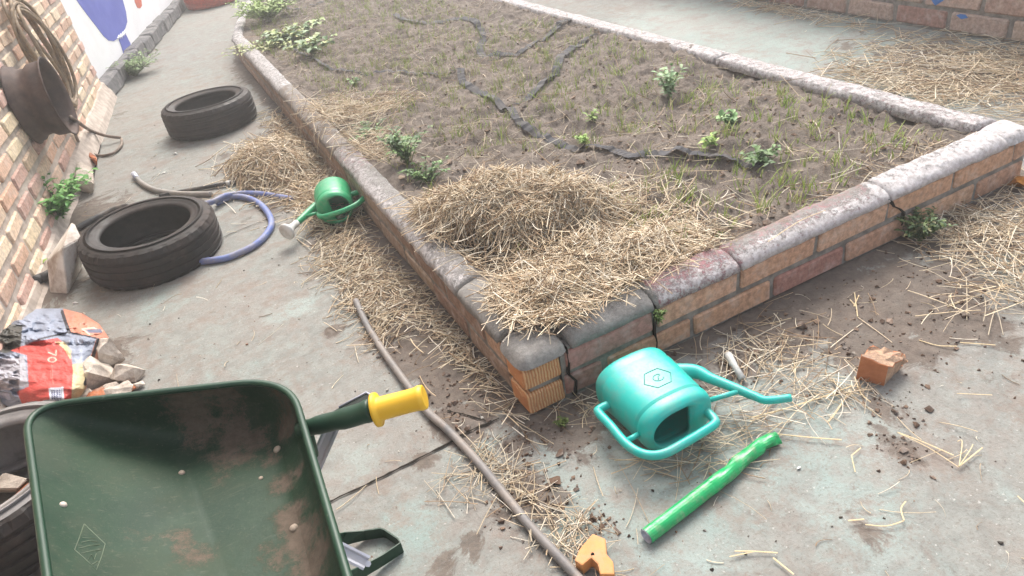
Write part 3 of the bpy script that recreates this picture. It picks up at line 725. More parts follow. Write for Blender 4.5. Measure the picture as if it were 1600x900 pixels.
cc = np.array([lin('#6e5a4d'), lin('#8a7464'), lin('#5a4a40')])[rng.integers(0, 3, n)]
pebbles('dirt_crumbs', (x, y), gh, rng.gamma(1.5, .0016, n)+.001, cc, 'crumbs of brown earth spilled on the floor beside the bed')

# ------------------------------------------------------------------ grass and weeds
def grass(name, spots, label, hr=(.03, .09), cols=('#a9c458', '#bccf70', '#93b050', '#ccd490', '#c9c38c')):
    B = []; D = []; L = []; C = []; Bd = []; pal = [lin(c) for c in cols]
    for (x, y, z, n, r, hs) in spots:
        for _ in range(n):
            a = random.random()*6.28; q = random.gauss(0, r); B.append((x+q*math.cos(a), y+q*math.sin(a), z-.004)); t_ = random.gauss(0, .28); D.append((t_*math.cos(a), t_*math.sin(a), 1))
            l = random.uniform(*hr)*hs; L.append(l); k = random.uniform(.7, 1.05); C.append([c*k for c in random.choice(pal)]); Bd.append((random.gauss(0, .25)*l, random.gauss(0, .25)*l, -random.random()*.25*l))
    n = len(B); return strands(name, np.array(B), np.array(D, float), np.array(L), np.full(n, .0026), np.full(n, .0009), np.array(Bd), np.array(C), M_leaf, 5, flatten=.4)
sp = []
for u, v, n_, hs in [(1187, 325, 14, 1.3), (1275, 205, 9, .9), (1240, 290, 7, .9), (1305, 255, 8, .9), (1155, 295, 7, .7), (1010, 250, 10, 1.1), (1015, 275, 8, 1), (1060, 290, 8, .9), (1035, 300, 8, 1), (1290, 225, 7, .7), (1080, 310, 6, .7), (990, 330, 6, .8), (1000, 345, 8, .7), (1250, 330, 6, .8), (1262, 300, 7, .9), (945, 265, 5, .6), (1330, 180, 4, .6), (820, 140, 10, .8), (815, 160, 9, .8), (840, 75, 9, .9), (855, 60, 10, .8), (770, 160, 7, .7), (765, 190, 8, .7), (790, 205, 8, .7), (870, 105, 6, .7), (900, 70, 9, .8), (910, 55, 8, .8), (985, 75, 6, .7), (960, 60, 6, .7), (1000, 60, 6, .7), (730, 75, 4, .7), (600, 30, 9, .9), (600, 20, 8, .8), (575, 70, 5, .6), (735, 100, 5, .6), (1110, 330, 5, .6), (1135, 395, 4, .7), (935, 225, 6, .8), (720, 190, 7, .7), (735, 175, 7, .7), (745, 195, 6, .7), (690, 165, 5, .6), (1190, 330, 5, .8), (870, 130, 5, .6), (1070, 275, 6, .8), (1100, 250, 6, .7), (1230, 245, 5, .7), (700, 110, 4, .5), (470, 60, 12, 1), (440, 60, 12, 1.1), (420, 50, 12, 1), (410, 35, 12, 1.1), (490, 75, 10, .8), (455, 75, 9, .8), (1120, 120, 4, .6)]:
    p = at(u, v+8, .15); sp.append((p.x, p.y, float(soil_h(np.array([p.x]), np.array([p.y]))[0]), n_, .012, hs))
for _ in range(2100):
    x = random.uniform(.15, 1.65); y = .15+random.random()**1.0*5.5
    if float(fbm(x*2.5, y*2.5, 3, 3)) > .40 and x > float(lx(y))+.12: sp.append((x, y, float(soil_h(np.array([x]), np.array([y]))[0]), random.randint(2, 7), .014, random.uniform(.4, 1.0)))
tag(grass('grass_sprouts', sp, ''), 'thin bright green grass blades sprouting through the soil', 'grass', kind='stuff')

def leaf_cluster(name, nst, H, spread, leafL, leafW, cols, parent, seed, lpst=8, droop=.3, fern=False, stemc='#5f7340'):
    """stems + leaves: returns two meshes under parent"""
    rr = random.Random(seed); SV = []; SF = []; LV = []; LF = []; LC = []; pal = [lin(c) for c in cols]
    for s in range(nst):
        a = rr.random()*6.28; rad = spread*rr.uniform(.2, 1); h = H*rr.uniform(.5, 1)
        p0 = Vector((rr.gauss(0, .006), rr.gauss(0, .006), -.006)); p2 = Vector((math.cos(a)*rad, math.sin(a)*rad, h)); p1 = Vector((p2.x*.35, p2.y*.35, h*.65))
        P = [p0.lerp(p1, t).lerp(p1.lerp(p2, t), t) for t in [i/6 for i in range(7)]]
        SV, SF = tube_vf(P, [.0018*(1-.7*i/6) for i in range(7)], 5, True, 1, SV, SF)
        for l in range(lpst):
            t = .2+.8*(l+rr.random())/lpst; i = min(5, int(t*6)); base = P[i].lerp(P[i+1], t*6-i) if i < 6 else P[-1]
            d = (P[min(i+1, 6)]-P[max(i-1, 0)]).normalized(); sa = rr.random()*6.28
            side = Vector((math.cos(sa), math.sin(sa), rr.uniform(-.1, .5))); ld = (d*rr.uniform(.2, .8)+side).normalized(); L = leafL*rr.uniform(.5, 1.15)*(1-.35*t*0); W = leafW*rr.uniform(.7, 1.1)
            nn = ld.cross(Vector((0, 0, 1))).normalized(); up = nn.cross(ld).normalized(); k = rr.uniform(.65, 1.15); c = [x*k for x in rr.choice(pal)]
            b = len(LV)
            pr = [(0, .1), (.25, .8), (.55, 1), (.82, .55), (1, 0.04)]
            for (tt, ww) in pr:
                cpt = base+ld*L*tt-Vector((0, 0, droop*L*tt*tt)); wob = rr.uniform(-.12, .12)*W
                LV += [cpt+nn*W*.5*ww+up*(W*.18*ww+wob), cpt, cpt-nn*W*.5*ww+up*(W*.18*ww-wob)]; LC += [c, [x*.85 for x in c], c]
            for q in range(4):
                for e in range(2): LF.append((b+q*3+e, b+q*3+e+1, b+q*3+e+4, b+q*3+e+3))
    m1 = mesh('stems', SV, SF, M_leaf, parent, col=np.tile(lin(stemc), (len(SV), 1)), smooth=True)
    m2 = mesh('leaves', LV, LF, M_leaf, parent, col=np.array(LC), smooth=True)
    return m1, m2
def weed(u, v, z, label, H, spread, leafL, leafW, nst, lpst, cols, seed, name='weed', grp=None, xy=None, cat='plant'):
    if xy is None: p = at(u, v, z)
    else: p = Vector((*xy, 0))
    if z > .1: p.z = float(soil_h(np.array([p.x]), np.array([p.y]))[0])
    elif z == 0: p.z = float(gh(np.array([p.x]), np.array([p.y]))[0])
    else: p.z = z
    e = empty(name, p, label, cat, grp); leaf_cluster(name, nst, H, spread, leafL, leafW, cols, e, seed, lpst); return e
G1 = ('#6f9150', '#5c8044', '#83a35c', '#4e7040'); G2 = ('#90b050', '#a4bf60', '#7da048'); G3 = ('#7d9a6a', '#8fa87c', '#a0b270', '#b8c27c'); G4 = ('#4b6a38', '#5a7a42', '#6f8f50')
weed(640, 265, .15, 'dark green feathery weed just behind the straw heap, beside the left coping', .13, .13, .034, .011, 26, 18, G1, 11, 'weed_plant')
weed(668, 285, .15, 'smaller dark green weed touching the back of the straw heap', .08, .11, .030, .011, 16, 14, G1, 12, 'weed_plant')
weed(580, 215, .15, 'low green weed beside the left coping, near the small straw patch', .05, .13, .030, .010, 14, 12, G1, 13, 'weed_plant')
weed(1045, 150, .15, 'tall pale green weed standing alone towards the right coping', .15, .09, .045, .02, 12, 10, ('#9fc090', '#7fa56e', '#a3bd84'), 14, 'weed_plant')
weed(1140, 215, .15, 'small leafy weed halfway between the lone tall weed and the tape end', .07, .05, .035, .02, 7, 8, ('#7fa868', '#6c9656', '#95b878'), 15, 'weed_plant')
weed(1188, 265, .15, 'low dense dark green weed at the right end of the black tape', .05, .07, .032, .015, 14, 9, G4, 16, 'weed_plant')
weed(1115, 248, .15, 'yellowish low weed growing over the black tape', .05, .05, .03, .016, 8, 7, G2, 17, 'weed_plant')
weed(915, 222, .15, 'small bright yellow green seedling beside the long black tape', .05, .03, .035, .022, 6, 6, ('#9cc060', '#b0cf70'), 18, 'weed_plant')
weed(425, 35, .15, 'large yellow green bushy plant at the far left corner of the bed', .20, .32, .055, .025, 60, 18, ('#9cba60', '#aac46c', '#8aa855', '#b4c87c'), 19, 'leafy_plant')
weed(462, 62, .15, 'grey green broad-leaved plant in front of the far bushy one', .11, .32, .07, .045, 26, 9, G3, 20, 'leafy_plant')
weed(492, 90, .15, 'pale broad-leaved plant with one lime leaf, nearest of the leafy clump', .11, .22, .065, .042, 16, 8, G3, 21, 'leafy_plant')
weed(415, 80, .15, 'low yellowish ground weed under the leafy clump beside the coping', .07, .30, .045, .015, 34, 12, ('#b3b878', '#a8b870', '#c4c488'), 22, 'leafy_plant')
weed(553, 135, .15, 'tiny green weed on the soil near the far end of the thin black tape', .04, .05, .03, .018, 6, 6, G1, 23, 'weed_plant')
weed(925, 148+40, .15, 'small spindly seedling close to where the tapes cross', .04, .03, .03, .014, 5, 6, G2, 24, 'weed_plant')
weed(1437, 378, 0, 'dark feathery weed growing at the foot of the cracked front wall', .085, .085, .022, .009, 38, 16, ('#46603a', '#55703f', '#6b7d48', '#7d7a50'), 25, 'wall_weed')
weed(95, 350, 0, 'bushy green weed growing at the foot of the left brick wall behind the white block', .22, .24, .05, .02, 50, 18, ('#6fae58', '#80ba64', '#94c878', '#5f9a50'), 26, 'wall_weed')
weed(60, 430, 0, 'small yellow green weed behind the white block at the wall foot', .09, .05, .03, .016, 7, 8, G2, 27, 'wall_weed')
weed(212, 118, 0, 'low green weed clump growing against the grey plinth under the mural', .15, .28, .05, .018, 40, 18, ('#7f9c62', '#7f9a60', '#98ad78'), 28, 'wall_weed')
weed(1012, 508, .10, 'tuft of moss sprouting from the crack near the teal can', .03, .018, .012, .006, 14, 10, ('#5f7a38', '#6f8a42'), 29, 'moss_tuft', xy=(.386, -.012))
bpy.data.objects['moss_tuft'].location.z = .13
weed(880, 668, 0, 'small tuft of moss on the ground in front of the ribbed corner bricks', .02, .02, .012, .006, 16, 9, ('#6a7a3c', '#58692f'), 30, 'moss_tuft')
weed(1512, 172, 0, 'small bright grass tuft in the straw behind the far right corner of the bed', .04, .08, .05, .008, 14, 5, ('#8fb04a', '#a3c05c'), 31, 'wall_weed', xy=(2.0, .35))
weed(1580, 175, 0, 'green weed sprig outside the right coping near the corner', .04, .06, .05, .01, 10, 5, ('#8fb04a', '#7da045'), 32, 'wall_weed', xy=(1.98, .16))

# ------------------------------------------------------------------ brick walls
def wall_mesh(A, d, L, ncourse, bl, bh, gap, th, pal, z0, off0, name, parent, mbrick, mmortar, loc, jit=.003, bev=.006, ydep=.02, skip=None):
    nrm = Vector((d.y, -d.x, 0)); its = []
    for c in range(ncourse):
        s = -(bl+gap)*(.5 if c % 2 else 0)-off0
        while s < L:
            a = max(s, 0); b = min(s+bl, L)
            if b-a > .03 and not (skip and skip(a, b, c)):
                cx = A+d*((a+b)/2)+nrm*(-ydep+random.uniform(-.003, .004)); its.append(((cx.x, cx.y, z0+bh/2+c*(bh+gap)), d, (b-a)/2, ydep, bh/2, pick(pal)))
            s += bl+gap
    V, F, C = brick_batch(its, jit, bev); mesh('brickwork', shift(V, loc), F, mbrick, parent, col=np.array(C))
    V = []; F = []; H = z0+ncourse*(bh+gap)
    core(A+nrm*(-.008), A+d*L+nrm*(-.008), -nrm, th, 0, H, V, F)
    o = mesh('mortar', shift(V, loc), F, mmortar, parent); fix_normals(o)
WA = Vector((-1.26, 1.77, 0)); WD = (Vector((-1.0, 4.54, 0))-WA).normalized(); WN = Vector((WD.y, -WD.x, 0))
W0 = WA-WD*3.2; WC = WA+WD*3.05   # corner with the mural wall
lw = empty('left_brick_wall', W0, 'tall pale orange brick wall on the left that the rusty wheel rim hangs on', 'wall')
leftpal = ['#e6c8b0', '#ead0b6', '#dfbca4', '#ecd8bc', '#e2bfa8', '#d4b0a2', '#e8ccb0', '#d0ac9e', '#ecd8b8', '#e0b9a0']
wall_mesh(W0, WD, (WC-W0).length, 22, .212, .062, .025, .22, leftpal, .02, .05, 'w', lw, M_brick, M_mortar_lt, W0, .004, .007)
# broken footing at its base
V = []; F = []
b = 0; n = 70
for i in range(n+1):
    s = (WC-W0).length*i/n; p = W0+WD*s; far_ = float(sstep(4.0, 4.8, s)); wv = .008+.02*float(fbm(s*3, 1, 3, 2))+.03*far_; hv = .01+.03*float(fbm(s*5+4, 2, 3, 1))+.07*far_
    for o, z in ((-.01, hv+.03), (.012, hv+.02), (wv, hv*.5), (wv+.012, 0)): V.append(p+WN*(o)+Vector((0, 0, z)))
for i in range(n):
    for k in range(3): F.append((i*4+k, i*4+k+1, i*4+k+5, i*4+k+4))
mesh('footing', shift(V, W0), F, M_mortar_lt, lw)
# mural wall
MP0 = at(179, 152, 0); MP1 = at(293, 13, 0); MD = (MP1-MP0).normalized(); MN = Vector((MD.y, -MD.x, 0))
MW = MP0-MN*.11-MD*.05; mwl = 7.0
mw = empty('mural_wall', MW, 'white painted wall with a blue mural figure, beyond the left brick wall', 'wall')
def boxvf(A, d, L, n, th, z0, z1):
    P = [A, A+d*L, A+d*L-n*th, A-n*th]; V = [p+Vector((0, 0, z0)) for p in P]+[p+Vector((0, 0, z1)) for p in P]
    return V, [(0, 3, 2, 1), (4, 5, 6, 7), (0, 1, 5, 4), (1, 2, 6, 5), (2, 3, 7, 6), (3, 0, 4, 7)]
V, F = boxvf(MW, MD, mwl, MN, .2, 0, 2.2); o = mesh('wall_face', shift(V, MW), F, M_wplast, mw); fix_normals(o)
its = []; s = 0
while s < mwl:
    L = random.uniform(.30, .42); c = MW+MD*(s+L/2)+MN*(.055+random.uniform(-.008, .008)); its.append(((c.x, c.y, .062), MD, L/2-.006, .056, .062+random.uniform(-.008, .004), pick(['#6f6c70', '#7d7a7c', '#5d5b60', '#88857f', '#77726f']))); s += L
V, F, C = brick_batch(its, .008, .012); mesh('plinth', shift(V, MW), F, M_block, mw, col=np.array(C))
def flatpoly(name, pts, m, off, parent, loc, A, n):
    P = [onplane(u, v, A+n*off, n) for u, v in pts]; tri = tessellate_polygon([P]); k = len(P)
    V = [p-Vector(loc) for p in P]+[p-n*.003-Vector(loc) for p in P]; F = [tuple(t_) for t_ in tri]+[(i, (i+1) % k, k+(i+1) % k, k+i) for i in range(k)]
    o = mesh(name, V, F, m, parent); fix_normals(o); return o
flatpoly('painted_figure', [(108, -20), (122, 3), (136, 22), (150, 40), (162, 56), (170, 63), (178, 64), (184, 60), (190, 54), (196, 44), (199, 34), (197, 18), (192, 0), (190, -20)], M_blueP, .003, mw, MW, MW, MN)
flatpoly('painted_leg', [(186, 62), (190, 72), (194, 86), (195, 94), (206, 78), (204, 68), (198, 56), (194, 50), (190, 53)], M_blueP, .0045, mw, MW, MW, MN)
flatpoly('painted_spot', [(209, -10), (211, 3), (215, 12), (219, 13), (222, 9), (221, 0), (221, -10)], M_redP, .003, mw, MW, MW, MN)
zz = [(184, 60), (186, 55), (187, 60), (189, 53), (190, 59), (192, 50), (193, 56), (195, 48), (196, 53), (197, 50)]
V = []; F = []; V, F = tube_vf([onplane(u, v, MW+MN*.006, MN) for u, v in zz], .006, 5, True, 1, V, F); mesh('painted_stitch', shift(V, MW), F, M_wplast, mw)
# right brick wall
RA = at(1600, 70, 0); RB = at(1190, 5, 0); RDr = Vector((0, 1, 0)); RX = (RA.x+RB.x)/2
R0 = Vector((RX, -1.0, 0))
rw = empty('right_brick_wall', R0, 'pinkish grey brick wall with blue paint marks across the top right', 'wall')
its = []; pal = ['#b99a8a', '#c4a898', '#a98376', '#c9b09c', '#9a7268', '#bba293', '#a07a70']
for c in range(6):
    s = -(.16 if c % 2 else 0)
    while s < 10:
        a, b2 = max(s, 0), min(s+.285, 10)
        if b2-a > .04: its.append(((RX+.03+random.uniform(-.003, .003), R0.y+(a+b2)/2, .012+.045+c*.11), (0, 1, 0), (b2-a)/2, .03, .045, pick(pal)))
        s += .31
V, F, C = brick_batch(its, .003, .007); mesh('brickwork', shift(V, R0), F, M_brick, rw, col=np.array(C))
V, F = boxvf(Vector((RX+.012, R0.y, 0)), Vector((0, 1, 0)), 10, Vector((-1, 0, 0)), .2, 0, .66); o = mesh('mortar', shift(V, R0), F, M_mortar, rw); fix_normals(o)
RWn = Vector((-1, 0, 0)); RWp = Vector((RX-.003, 0, 0))
M_bluemark = simple('blue_paint_mark', lin('#3a78c4'), None, 20, .6, .3, .1)
flatpoly('paint_mark', [(1455, 0), (1461, 9), (1467, 5), (1474, 1), (1472, -8), (1458, -8)], M_bluemark, .003, rw, R0, RWp, RWn)
flatpoly('paint_mark', [(1494, 24), (1502, 30), (1512, 28), (1508, 23), (1500, 22)], M_bluemark, .003, rw, R0, RWp, RWn)

# ------------------------------------------------------------------ tyres
def tyre(loc, R, W, rb, label, m, mt=None, tilt=(0, 0, 0), name='tyre', grp='loose tyres lying in the yard', seg=180):
    e = empty(name, loc, label, 'tyre', grp, tilt)
    # tread: outer surface with circumferential grooves, inner faces down
    h = W/2; pr = []; gr = [-.62, -.22, .22, .62]
    pr.append((R-.022, -h*.93)); pr.append((R-.010, -h*.86))
    for g in gr:
        zc = g*h*.86
        pr += [(R-.0015*(abs(g)+.3), zc-.0075), (R-.007, zc-.005), (R-.007, zc+.005), (R-.0015*(abs(g)+.3), zc+.0075)]
    pr += [(R-.010, h*.86), (R-.022, h*.93)]
    V, F = lathe_vf(pr, seg); V = [Vector(v) for v in V]; n = len(pr)
    for i in range(n):
        sh = i in (0, 1, n-1, n-2)
        for s in range(seg):
            if (s//2) % 3 == 0 and (sh or (i % 4) in (1, 2)):
                k = 1-(.0045 if sh else .0)/R; V[i*seg+s].x *= k; V[i*seg+s].y *= k
    tr = mesh('tread', V, F, mt or m, e, smooth=False)
    # sidewalls + inside
    def side(sg):
        p = [(R-.022, .93*h), (R-.034, .985*h), (R-.055, 1.02*h), ((R+rb)/2+.01, 1.03*h), (rb+.035, .99*h), (rb+.026, .975*h), (rb+.024, .95*h), (rb+.014, .93*h), (rb+.006, .89*h), (rb, .82*h), (rb+.002, .74*h), (rb+.012, .70*h), (rb+.03, .74*h), ((R+rb)/2, .84*h), (R-.035, .78*h), (R-.02, .6*h), (R-.016, .2*h), (R-.016, 0)]
        return [(r, z*sg) for r, z in p]
    for sg in (1, -1):
        V, F = lathe_vf(side(sg), 96); o = mesh('sidewall', V, F, m, e, smooth=True); fix_normals(o)
    return e
tyre(at(238, 376, .08), .258, .165, .168, 'near black tyre lying flat on the path with the blue hose running under it', M_rub, tilt=(math.radians(3), math.radians(2), .3))
tyre(at(328, 176, .08), .262, .17, .175, 'black tyre lying flat further up the path, in front of the coarse straw heap', M_rub_br, tilt=(0, math.radians(1), .8))
dc_ = at(-34, 735, .18)
dt = tyre(Vector((dc_.x, dc_.y, .1)), .255, .175, .168, 'dusty grey tyre at the left edge, under the red bag and beside the barrow', M_rub_gy, M_rub, tilt=(0, 0, .2))
tyre(at(330, -8, .10), .31, .2, .2, 'red painted tyre at the far end of the path', M_rub_red, grp=None)

# ------------------------------------------------------------------ wheel rim on the wall + hoses
RCn = WN
def wp(u, v, off): return onplane(u, v, WA+WN*off, WN)
rc_ = wp(30, 160, 0); rc_.z = .50; 
cen = (wp(0, 105, 0)+wp(65, 222, 0))/2
rim = empty('rusty_wheel_rim', cen, 'rusty steel wheel rim bolted sideways to the left brick wall', 'wheel rim')
rr0 = .182
pr = [(rr0, .0), (rr0+.003, .004), (rr0-.006, .010), (rr0-.010, .030), (rr0-.026, .044), (rr0-.030, .075), (rr0-.014, .096), (rr0-.011, .125), (rr0-.012, .146), (rr0-.002, .156), (rr0+.004, .162), (rr0+.001, .166), (rr0-.008, .160), (rr0-.018, .150), (rr0-.019, .10), (rr0-.036, .078), (rr0-.036, .046), (rr0-.016, .03), (rr0-.010, .006)]
V, F = lathe_vf(pr, 72, closed=True)
rotm = WN.to_track_quat('Z', 'Y').to_matrix()
V = [rotm @ Vector(v)+WN*.004 for v in V]; o = mesh('rim_barrel', V, F, M_rust, rim, smooth=True); fix_normals(o)
V, F = lathe_vf([(.0, .012), (.05, .012), (.06, .02), (.12, .03), (.148, .04), (.148, .036), (.12, .024), (.05, .006), (0, .006)], 48)
o = mesh('rim_disc', [rotm @ Vector(v) for v in V], F, M_rust, rim, smooth=True); fix_normals(o)
# coil of hose hanging behind the rim
hc0 = wp(62, 85, .05)
V = []; F = []
upv = Vector((0, 0, 1))
def wl(s, z, off): return hc_c+WD*s+upv*z+WN*off
top = wp(14, 18, .05); bot = wp(112, 150, .05); hc_c = (top+bot)/2; hr = (top-bot).length/2; axv = (top-bot).normalized(); perp = WN.cross(axv).normalized()
for k in range(7):
    P = []; rr_h = hr*random.uniform(.88, 1.02); wd = random.uniform(.17, .25); ph = random.uniform(-.05, .05)
    for i in range(49):
        a = 2*PI*i/48; P.append(hc_c+axv*(math.cos(a)*rr_h)+perp*(math.sin(a)*wd+ph)+WN*(.010*k-.02+.015*math.sin(a*2+k)))
    V, F = tube_vf(P, .0095, 8, False, 1, V, F)
ho = empty('hose_coil', hc_c, 'coil of old yellow brown hose hanging on the left brick wall behind the rim', 'hose')
mesh('hose_loops', shift(V, hc_c), F, M_hose_or, ho, smooth=True)
hp1 = smooth_path([wp(104, 178, .10), wp(118, 188, .16), at(140, 203, .10), at(165, 212, .05), at(189, 215, .02)], 8)
h1 = empty('hose_end', at(189, 215, 0), 'brown hose end hanging out of the rusty rim towards the path', 'hose')
V, F = tube_vf(hp1, .0095, 8); mesh('tube', shift(V, h1.location), F, M_hose_dk, h1, smooth=True)
hp2 = smooth_path([wp(115, 200, .14), at(122, 220, .12), at(135, 236, .05), at(155, 243, .012), at(175, 240, .012), at(189, 228, .012), at(190, 217, .014)], 8)
V, F = tube_vf(hp2, .008, 8); mesh('loop', shift(V, h1.location), F, M_hose_dk, h1, smooth=True)
# blue hose
def hose(name, pts, r, m, label, cat='hose', flat=1, k=8, zoff=0, grp=None, seg=10):
    P = smooth_path([at(u, v, z) for u, v, z in pts], k)
    o = tube(name, P, r, m, None, seg, True, flat); tag(o, label, cat, grp); return o
b = .013
hose('blue_hose', [(338, 318, b), (362, 308, b), (385, 309, b), (405, 318, b), (420, 335, b), (424, 352, b), (413, 370, b), (395, 385, b), (370, 397, b), (345, 405, b), (300, 409, b), (255, 405, b)], .0135, M_blue, 'muddy blue garden hose curling out from under the near tyre')
hose('blue_hose', [(300, 322, .03), (330, 316, .035), (352, 306, .03), (380, 302, b), (410, 303, b), (435, 307, .010), (458, 311, .008)], .0125, M_blue, 'blue hose end lying over the curl, its flattened tip pointing at the green can')
hose('grey_hose', [(211, 274, .016), (220, 285, .014), (235, 294, .014), (252, 299, .014), (285, 303, .014), (330, 303, .014)], .013, M_greyhose, 'short grey hose end with a metal tip behind the near tyre')
hose('black_hose', [(250, 306, .012), (290, 298, .012), (325, 292, .014), (368, 284, .016)], .010, M_black, 'black hose piece with white collar lying behind the near tyre')
hose('white_collar', [(354, 287, .0155), (359, 286, .016)], .0112, M_white, 'white collar on the end of the black hose', k=2) if False else None
V, F = tube_vf([at(354, 286.6, .0153), at(360, 285.4, .0156)], .0115, 12); cl = mesh('collar', V, F, M_white, bpy.data.objects['black_hose'], smooth=True)
V, F = tube_vf([at(209, 272, .017), at(214, 279, .016)], .0145, 12); mesh('metal_tip', V, F, M_steel, bpy.data.objects['grey_hose'], smooth=True)
hose('black_pipe', [(120, 357, .02), (145, 343, .02), (175, 328, .02), (200, 321, .02)], .014, M_black, 'black pipe sticking out from under the near tyre towards the wall weed', cat='pipe')
hose('black_elbow', [(85, 425, .03), (72, 432, .03), (62, 436, .03), (55, 440, .04)], .022, M_black, 'short black pipe elbow between the wall and the white block', cat='pipe')

# long grey pipe
P = [(556, 470, .014), (572, 505, .013), (590, 535, .013), (610, 565, .013), (640, 606, .013), (670, 645, .013), (700, 672, .013), (745, 720, .013), (790, 775, .013), (828, 822, .013), (865, 862, .013), (905, 905, .013), (960, 975, .013)]
hose('grey_pipe', P, .0105, M_pipe, 'long weathered grey pipe lying on the floor in front of the barrow grip', cat='pipe')
# white branch of pale tube near the green can
# drip tapes in the bed
def tape(pts, wd, label):
    P = smooth_path([at(u, v, .16) for u, v in pts], 10); V = []; F = []
    for i, p in enumerate(P):
        a = P[max(i-1, 0)]; b_ = P[min(i+1, len(P)-1)]; d = (b_-a).normalized(); n = Vector((-d.y, d.x, 0)); tw = .22*math.sin(i*.12+len(pts))+.1*math.sin(i*.31)
        ox = np.array([0, .014, -.014, 0, 0, .01, -.01]); oy = np.array([0, 0, 0, .014, -.014, .01, -.01])
        z = float(soil_h(p.x+ox, p.y+oy).max())+.005+.003*math.sin(i*.23+len(pts))+abs(math.sin(tw))*wd/2
        c = Vector((p.x, p.y, z)); s = n*math.cos(tw)*wd/2+Vector((0, 0, math.sin(tw)*wd/2)); nr = d.cross(s).normalized()*.0012
        V += [c+s, c+nr, c-s, c-nr]
    for i in range(len(P)-1):
        for k in range(4): F.append((4*i+k, 4*i+(k+1) % 4, 4*i+4+(k+1) % 4, 4*i+4+k))
    o = mesh('drip_tape', V, F, M_tape); fix_normals(o); tag(o, label, 'irrigation tape', 'flat black irrigation tapes on the soil'); return o
tape([(618, 26), (640, 35), (665, 39), (700, 36), (735, 37), (752, 48), (755, 62), (750, 76), (757, 90), (785, 90), (812, 85), (835, 72), (855, 57), (880, 42), (905, 36), (930, 44)], .040, 'black tape looping across the far middle of the bed to the right coping')
tape([(930, 60), (910, 70), (892, 82), (878, 96), (868, 118), (850, 135), (825, 155), (808, 168)], .040, 'short black tape joining the far loop to the long near tape')
tape([(462, 80), (490, 95), (510, 108), (540, 114), (575, 117), (610, 116), (650, 117), (685, 121), (722, 113)], .020, 'thin dark tape running from the left coping to the middle of the bed')
tape([(722, 113), (722, 126), (735, 140), (755, 152), (780, 166), (800, 182), (815, 200), (840, 212), (870, 222), (905, 230), (940, 236), (965, 240), (990, 250), (1020, 255), (1060, 257), (1110, 259), (1160, 262), (1195, 266)], .038, 'long wide black tape crossing the bed behind the straw heap')
tape([(440, 16), (470, 15), (495, 10), (515, 3), (540, -2)], .03, 'dark tape at the far left of the bed behind the leafy plants')

# ------------------------------------------------------------------ watering cans
def superr(a, b, e, n):
    out = []
    for i in range(n):
        t_ = 2*PI*i/n; c, s = math.cos(t_), math.sin(t_)
        out.append((a*math.copysign(abs(c)**(2/e), c), b*math.copysign(abs(s)**(2/e), s)))
    return out
def can_body(name, a, b, H, e, m, parent, hole, rnd=.02, nseg=96, dome=.012, taper=.94):
    """local: x=front(F), y=width(W), z=up(U). Top has hole in x<hole[1]; shell with thickness"""
    V = []; F = []
    rings = [(.0, .80), (.0, .93), (.003, .97), (.010, .995), (.022, 1.0), (.03, .985), (.036, .985), (.044, 1.0)]
    zs = [.25, .5, .75]
    for q in zs: rings.append((.044+(H-.044-.05)*q, 1-(1-taper)*q))
    rings += [(H-.048, taper), (H-.041, taper-.015), (H-.035, taper-.015), (H-.028, taper), (H-.020, taper-.005), (H-.010, taper-.03), (H-.003, taper-.075), (H, taper-.13)]
    n = nseg
    for z, s in rings:
        for (x, y) in superr(a*s, b*s, e, n): V.append(Vector((x, y, z)))
    for i in range(len(rings)-1):
        for s in range(n): s2 = (s+1) % n; F.append((i*n+s, i*n+s2, (i+1)*n+s2, (i+1)*n+s))
    F.append(tuple(range(n))[::-1])
    # top: ring from outer top boundary to hole boundary (hole = rounded shape)
    hx0, hx1, hy = hole   # extents in x, half width y
    last = (len(rings)-1)*n; hb = len(V)
    cxh = (hx0+hx1)/2; ax = (hx1-hx0)/2
    for i in range(n):
        t_ = 2*PI*i/n; c, s = math.cos(t_), math.sin(t_)
        ex = 2 if c < 0 else 7
        x = cxh+ax*math.copysign(abs(c)**(2/ex), c); y = hy*math.copysign(abs(s)**(2/ex), s); V.append(Vector((x, y, H+.001)))
    # intermediate ring
    mb = len(V)
    for i in range(n): V.append((V[last+i]*.5+V[hb+i]*.5)+Vector((0, 0, dome*.5)))
    for i in range(n):
        j = (i+1) % n; F.append((last+i, last+j, mb+j, mb+i)); F.append((mb+i, mb+j, hb+j, hb+i))
    # inner wall going down
    ib = len(V)
    for z, s in ((H-.010, None), (H-.03, .93), (H*.5, .93), (.012, .9)):
        for i, (x, y) in enumerate(superr(a*(s or 1), b*(s or 1), e, n)):
            V.append(Vector((V[hb+i].x, V[hb+i].y, z)) if s is None else Vector((x, y, z)))
    F += [(hb+i, hb+(i+1) % n, ib+(i+1) % n, ib+i) for i in range(n)]
    for r_ in range(3): F += [(ib+r_*n+i, ib+r_*n+(i+1) % n, ib+(r_+1)*n+(i+1) % n, ib+(r_+1)*n+i) for i in range(n)]
    F.append(tuple(ib+3*n+i for i in range(n)))
    o = mesh(name, V, F, m, parent, smooth=True); fix_normals(o); return o
def ellip_tube(P, R, m, name, parent, seg=14): return tube(name, smooth_path(P, 8), R, m, parent, seg)
def lying(e, F_dir, U_dir, loc, roll=0):
    F_ = Vector(F_dir).normalized(); U_ = Vector(U_dir); U_ = (U_-F_*U_.dot(F_)).normalized(); W_ = U_.cross(F_)
    m3 = Matrix((F_, W_, U_)).transposed(); e.matrix_world = Matrix.Translation(loc) @ m3.to_4x4()
# teal can: a along F, b along W (vertical when lying)
tc = empty('watering_can', (0, 0, 0), 'large teal plastic watering can lying on its side against the bed, spout to the right', 'watering can')
a_, b_, H_ = .100, .068, .205
can_body('body', a_, b_, H_, 2.7, M_teal, tc, (-.072, .026, .046))
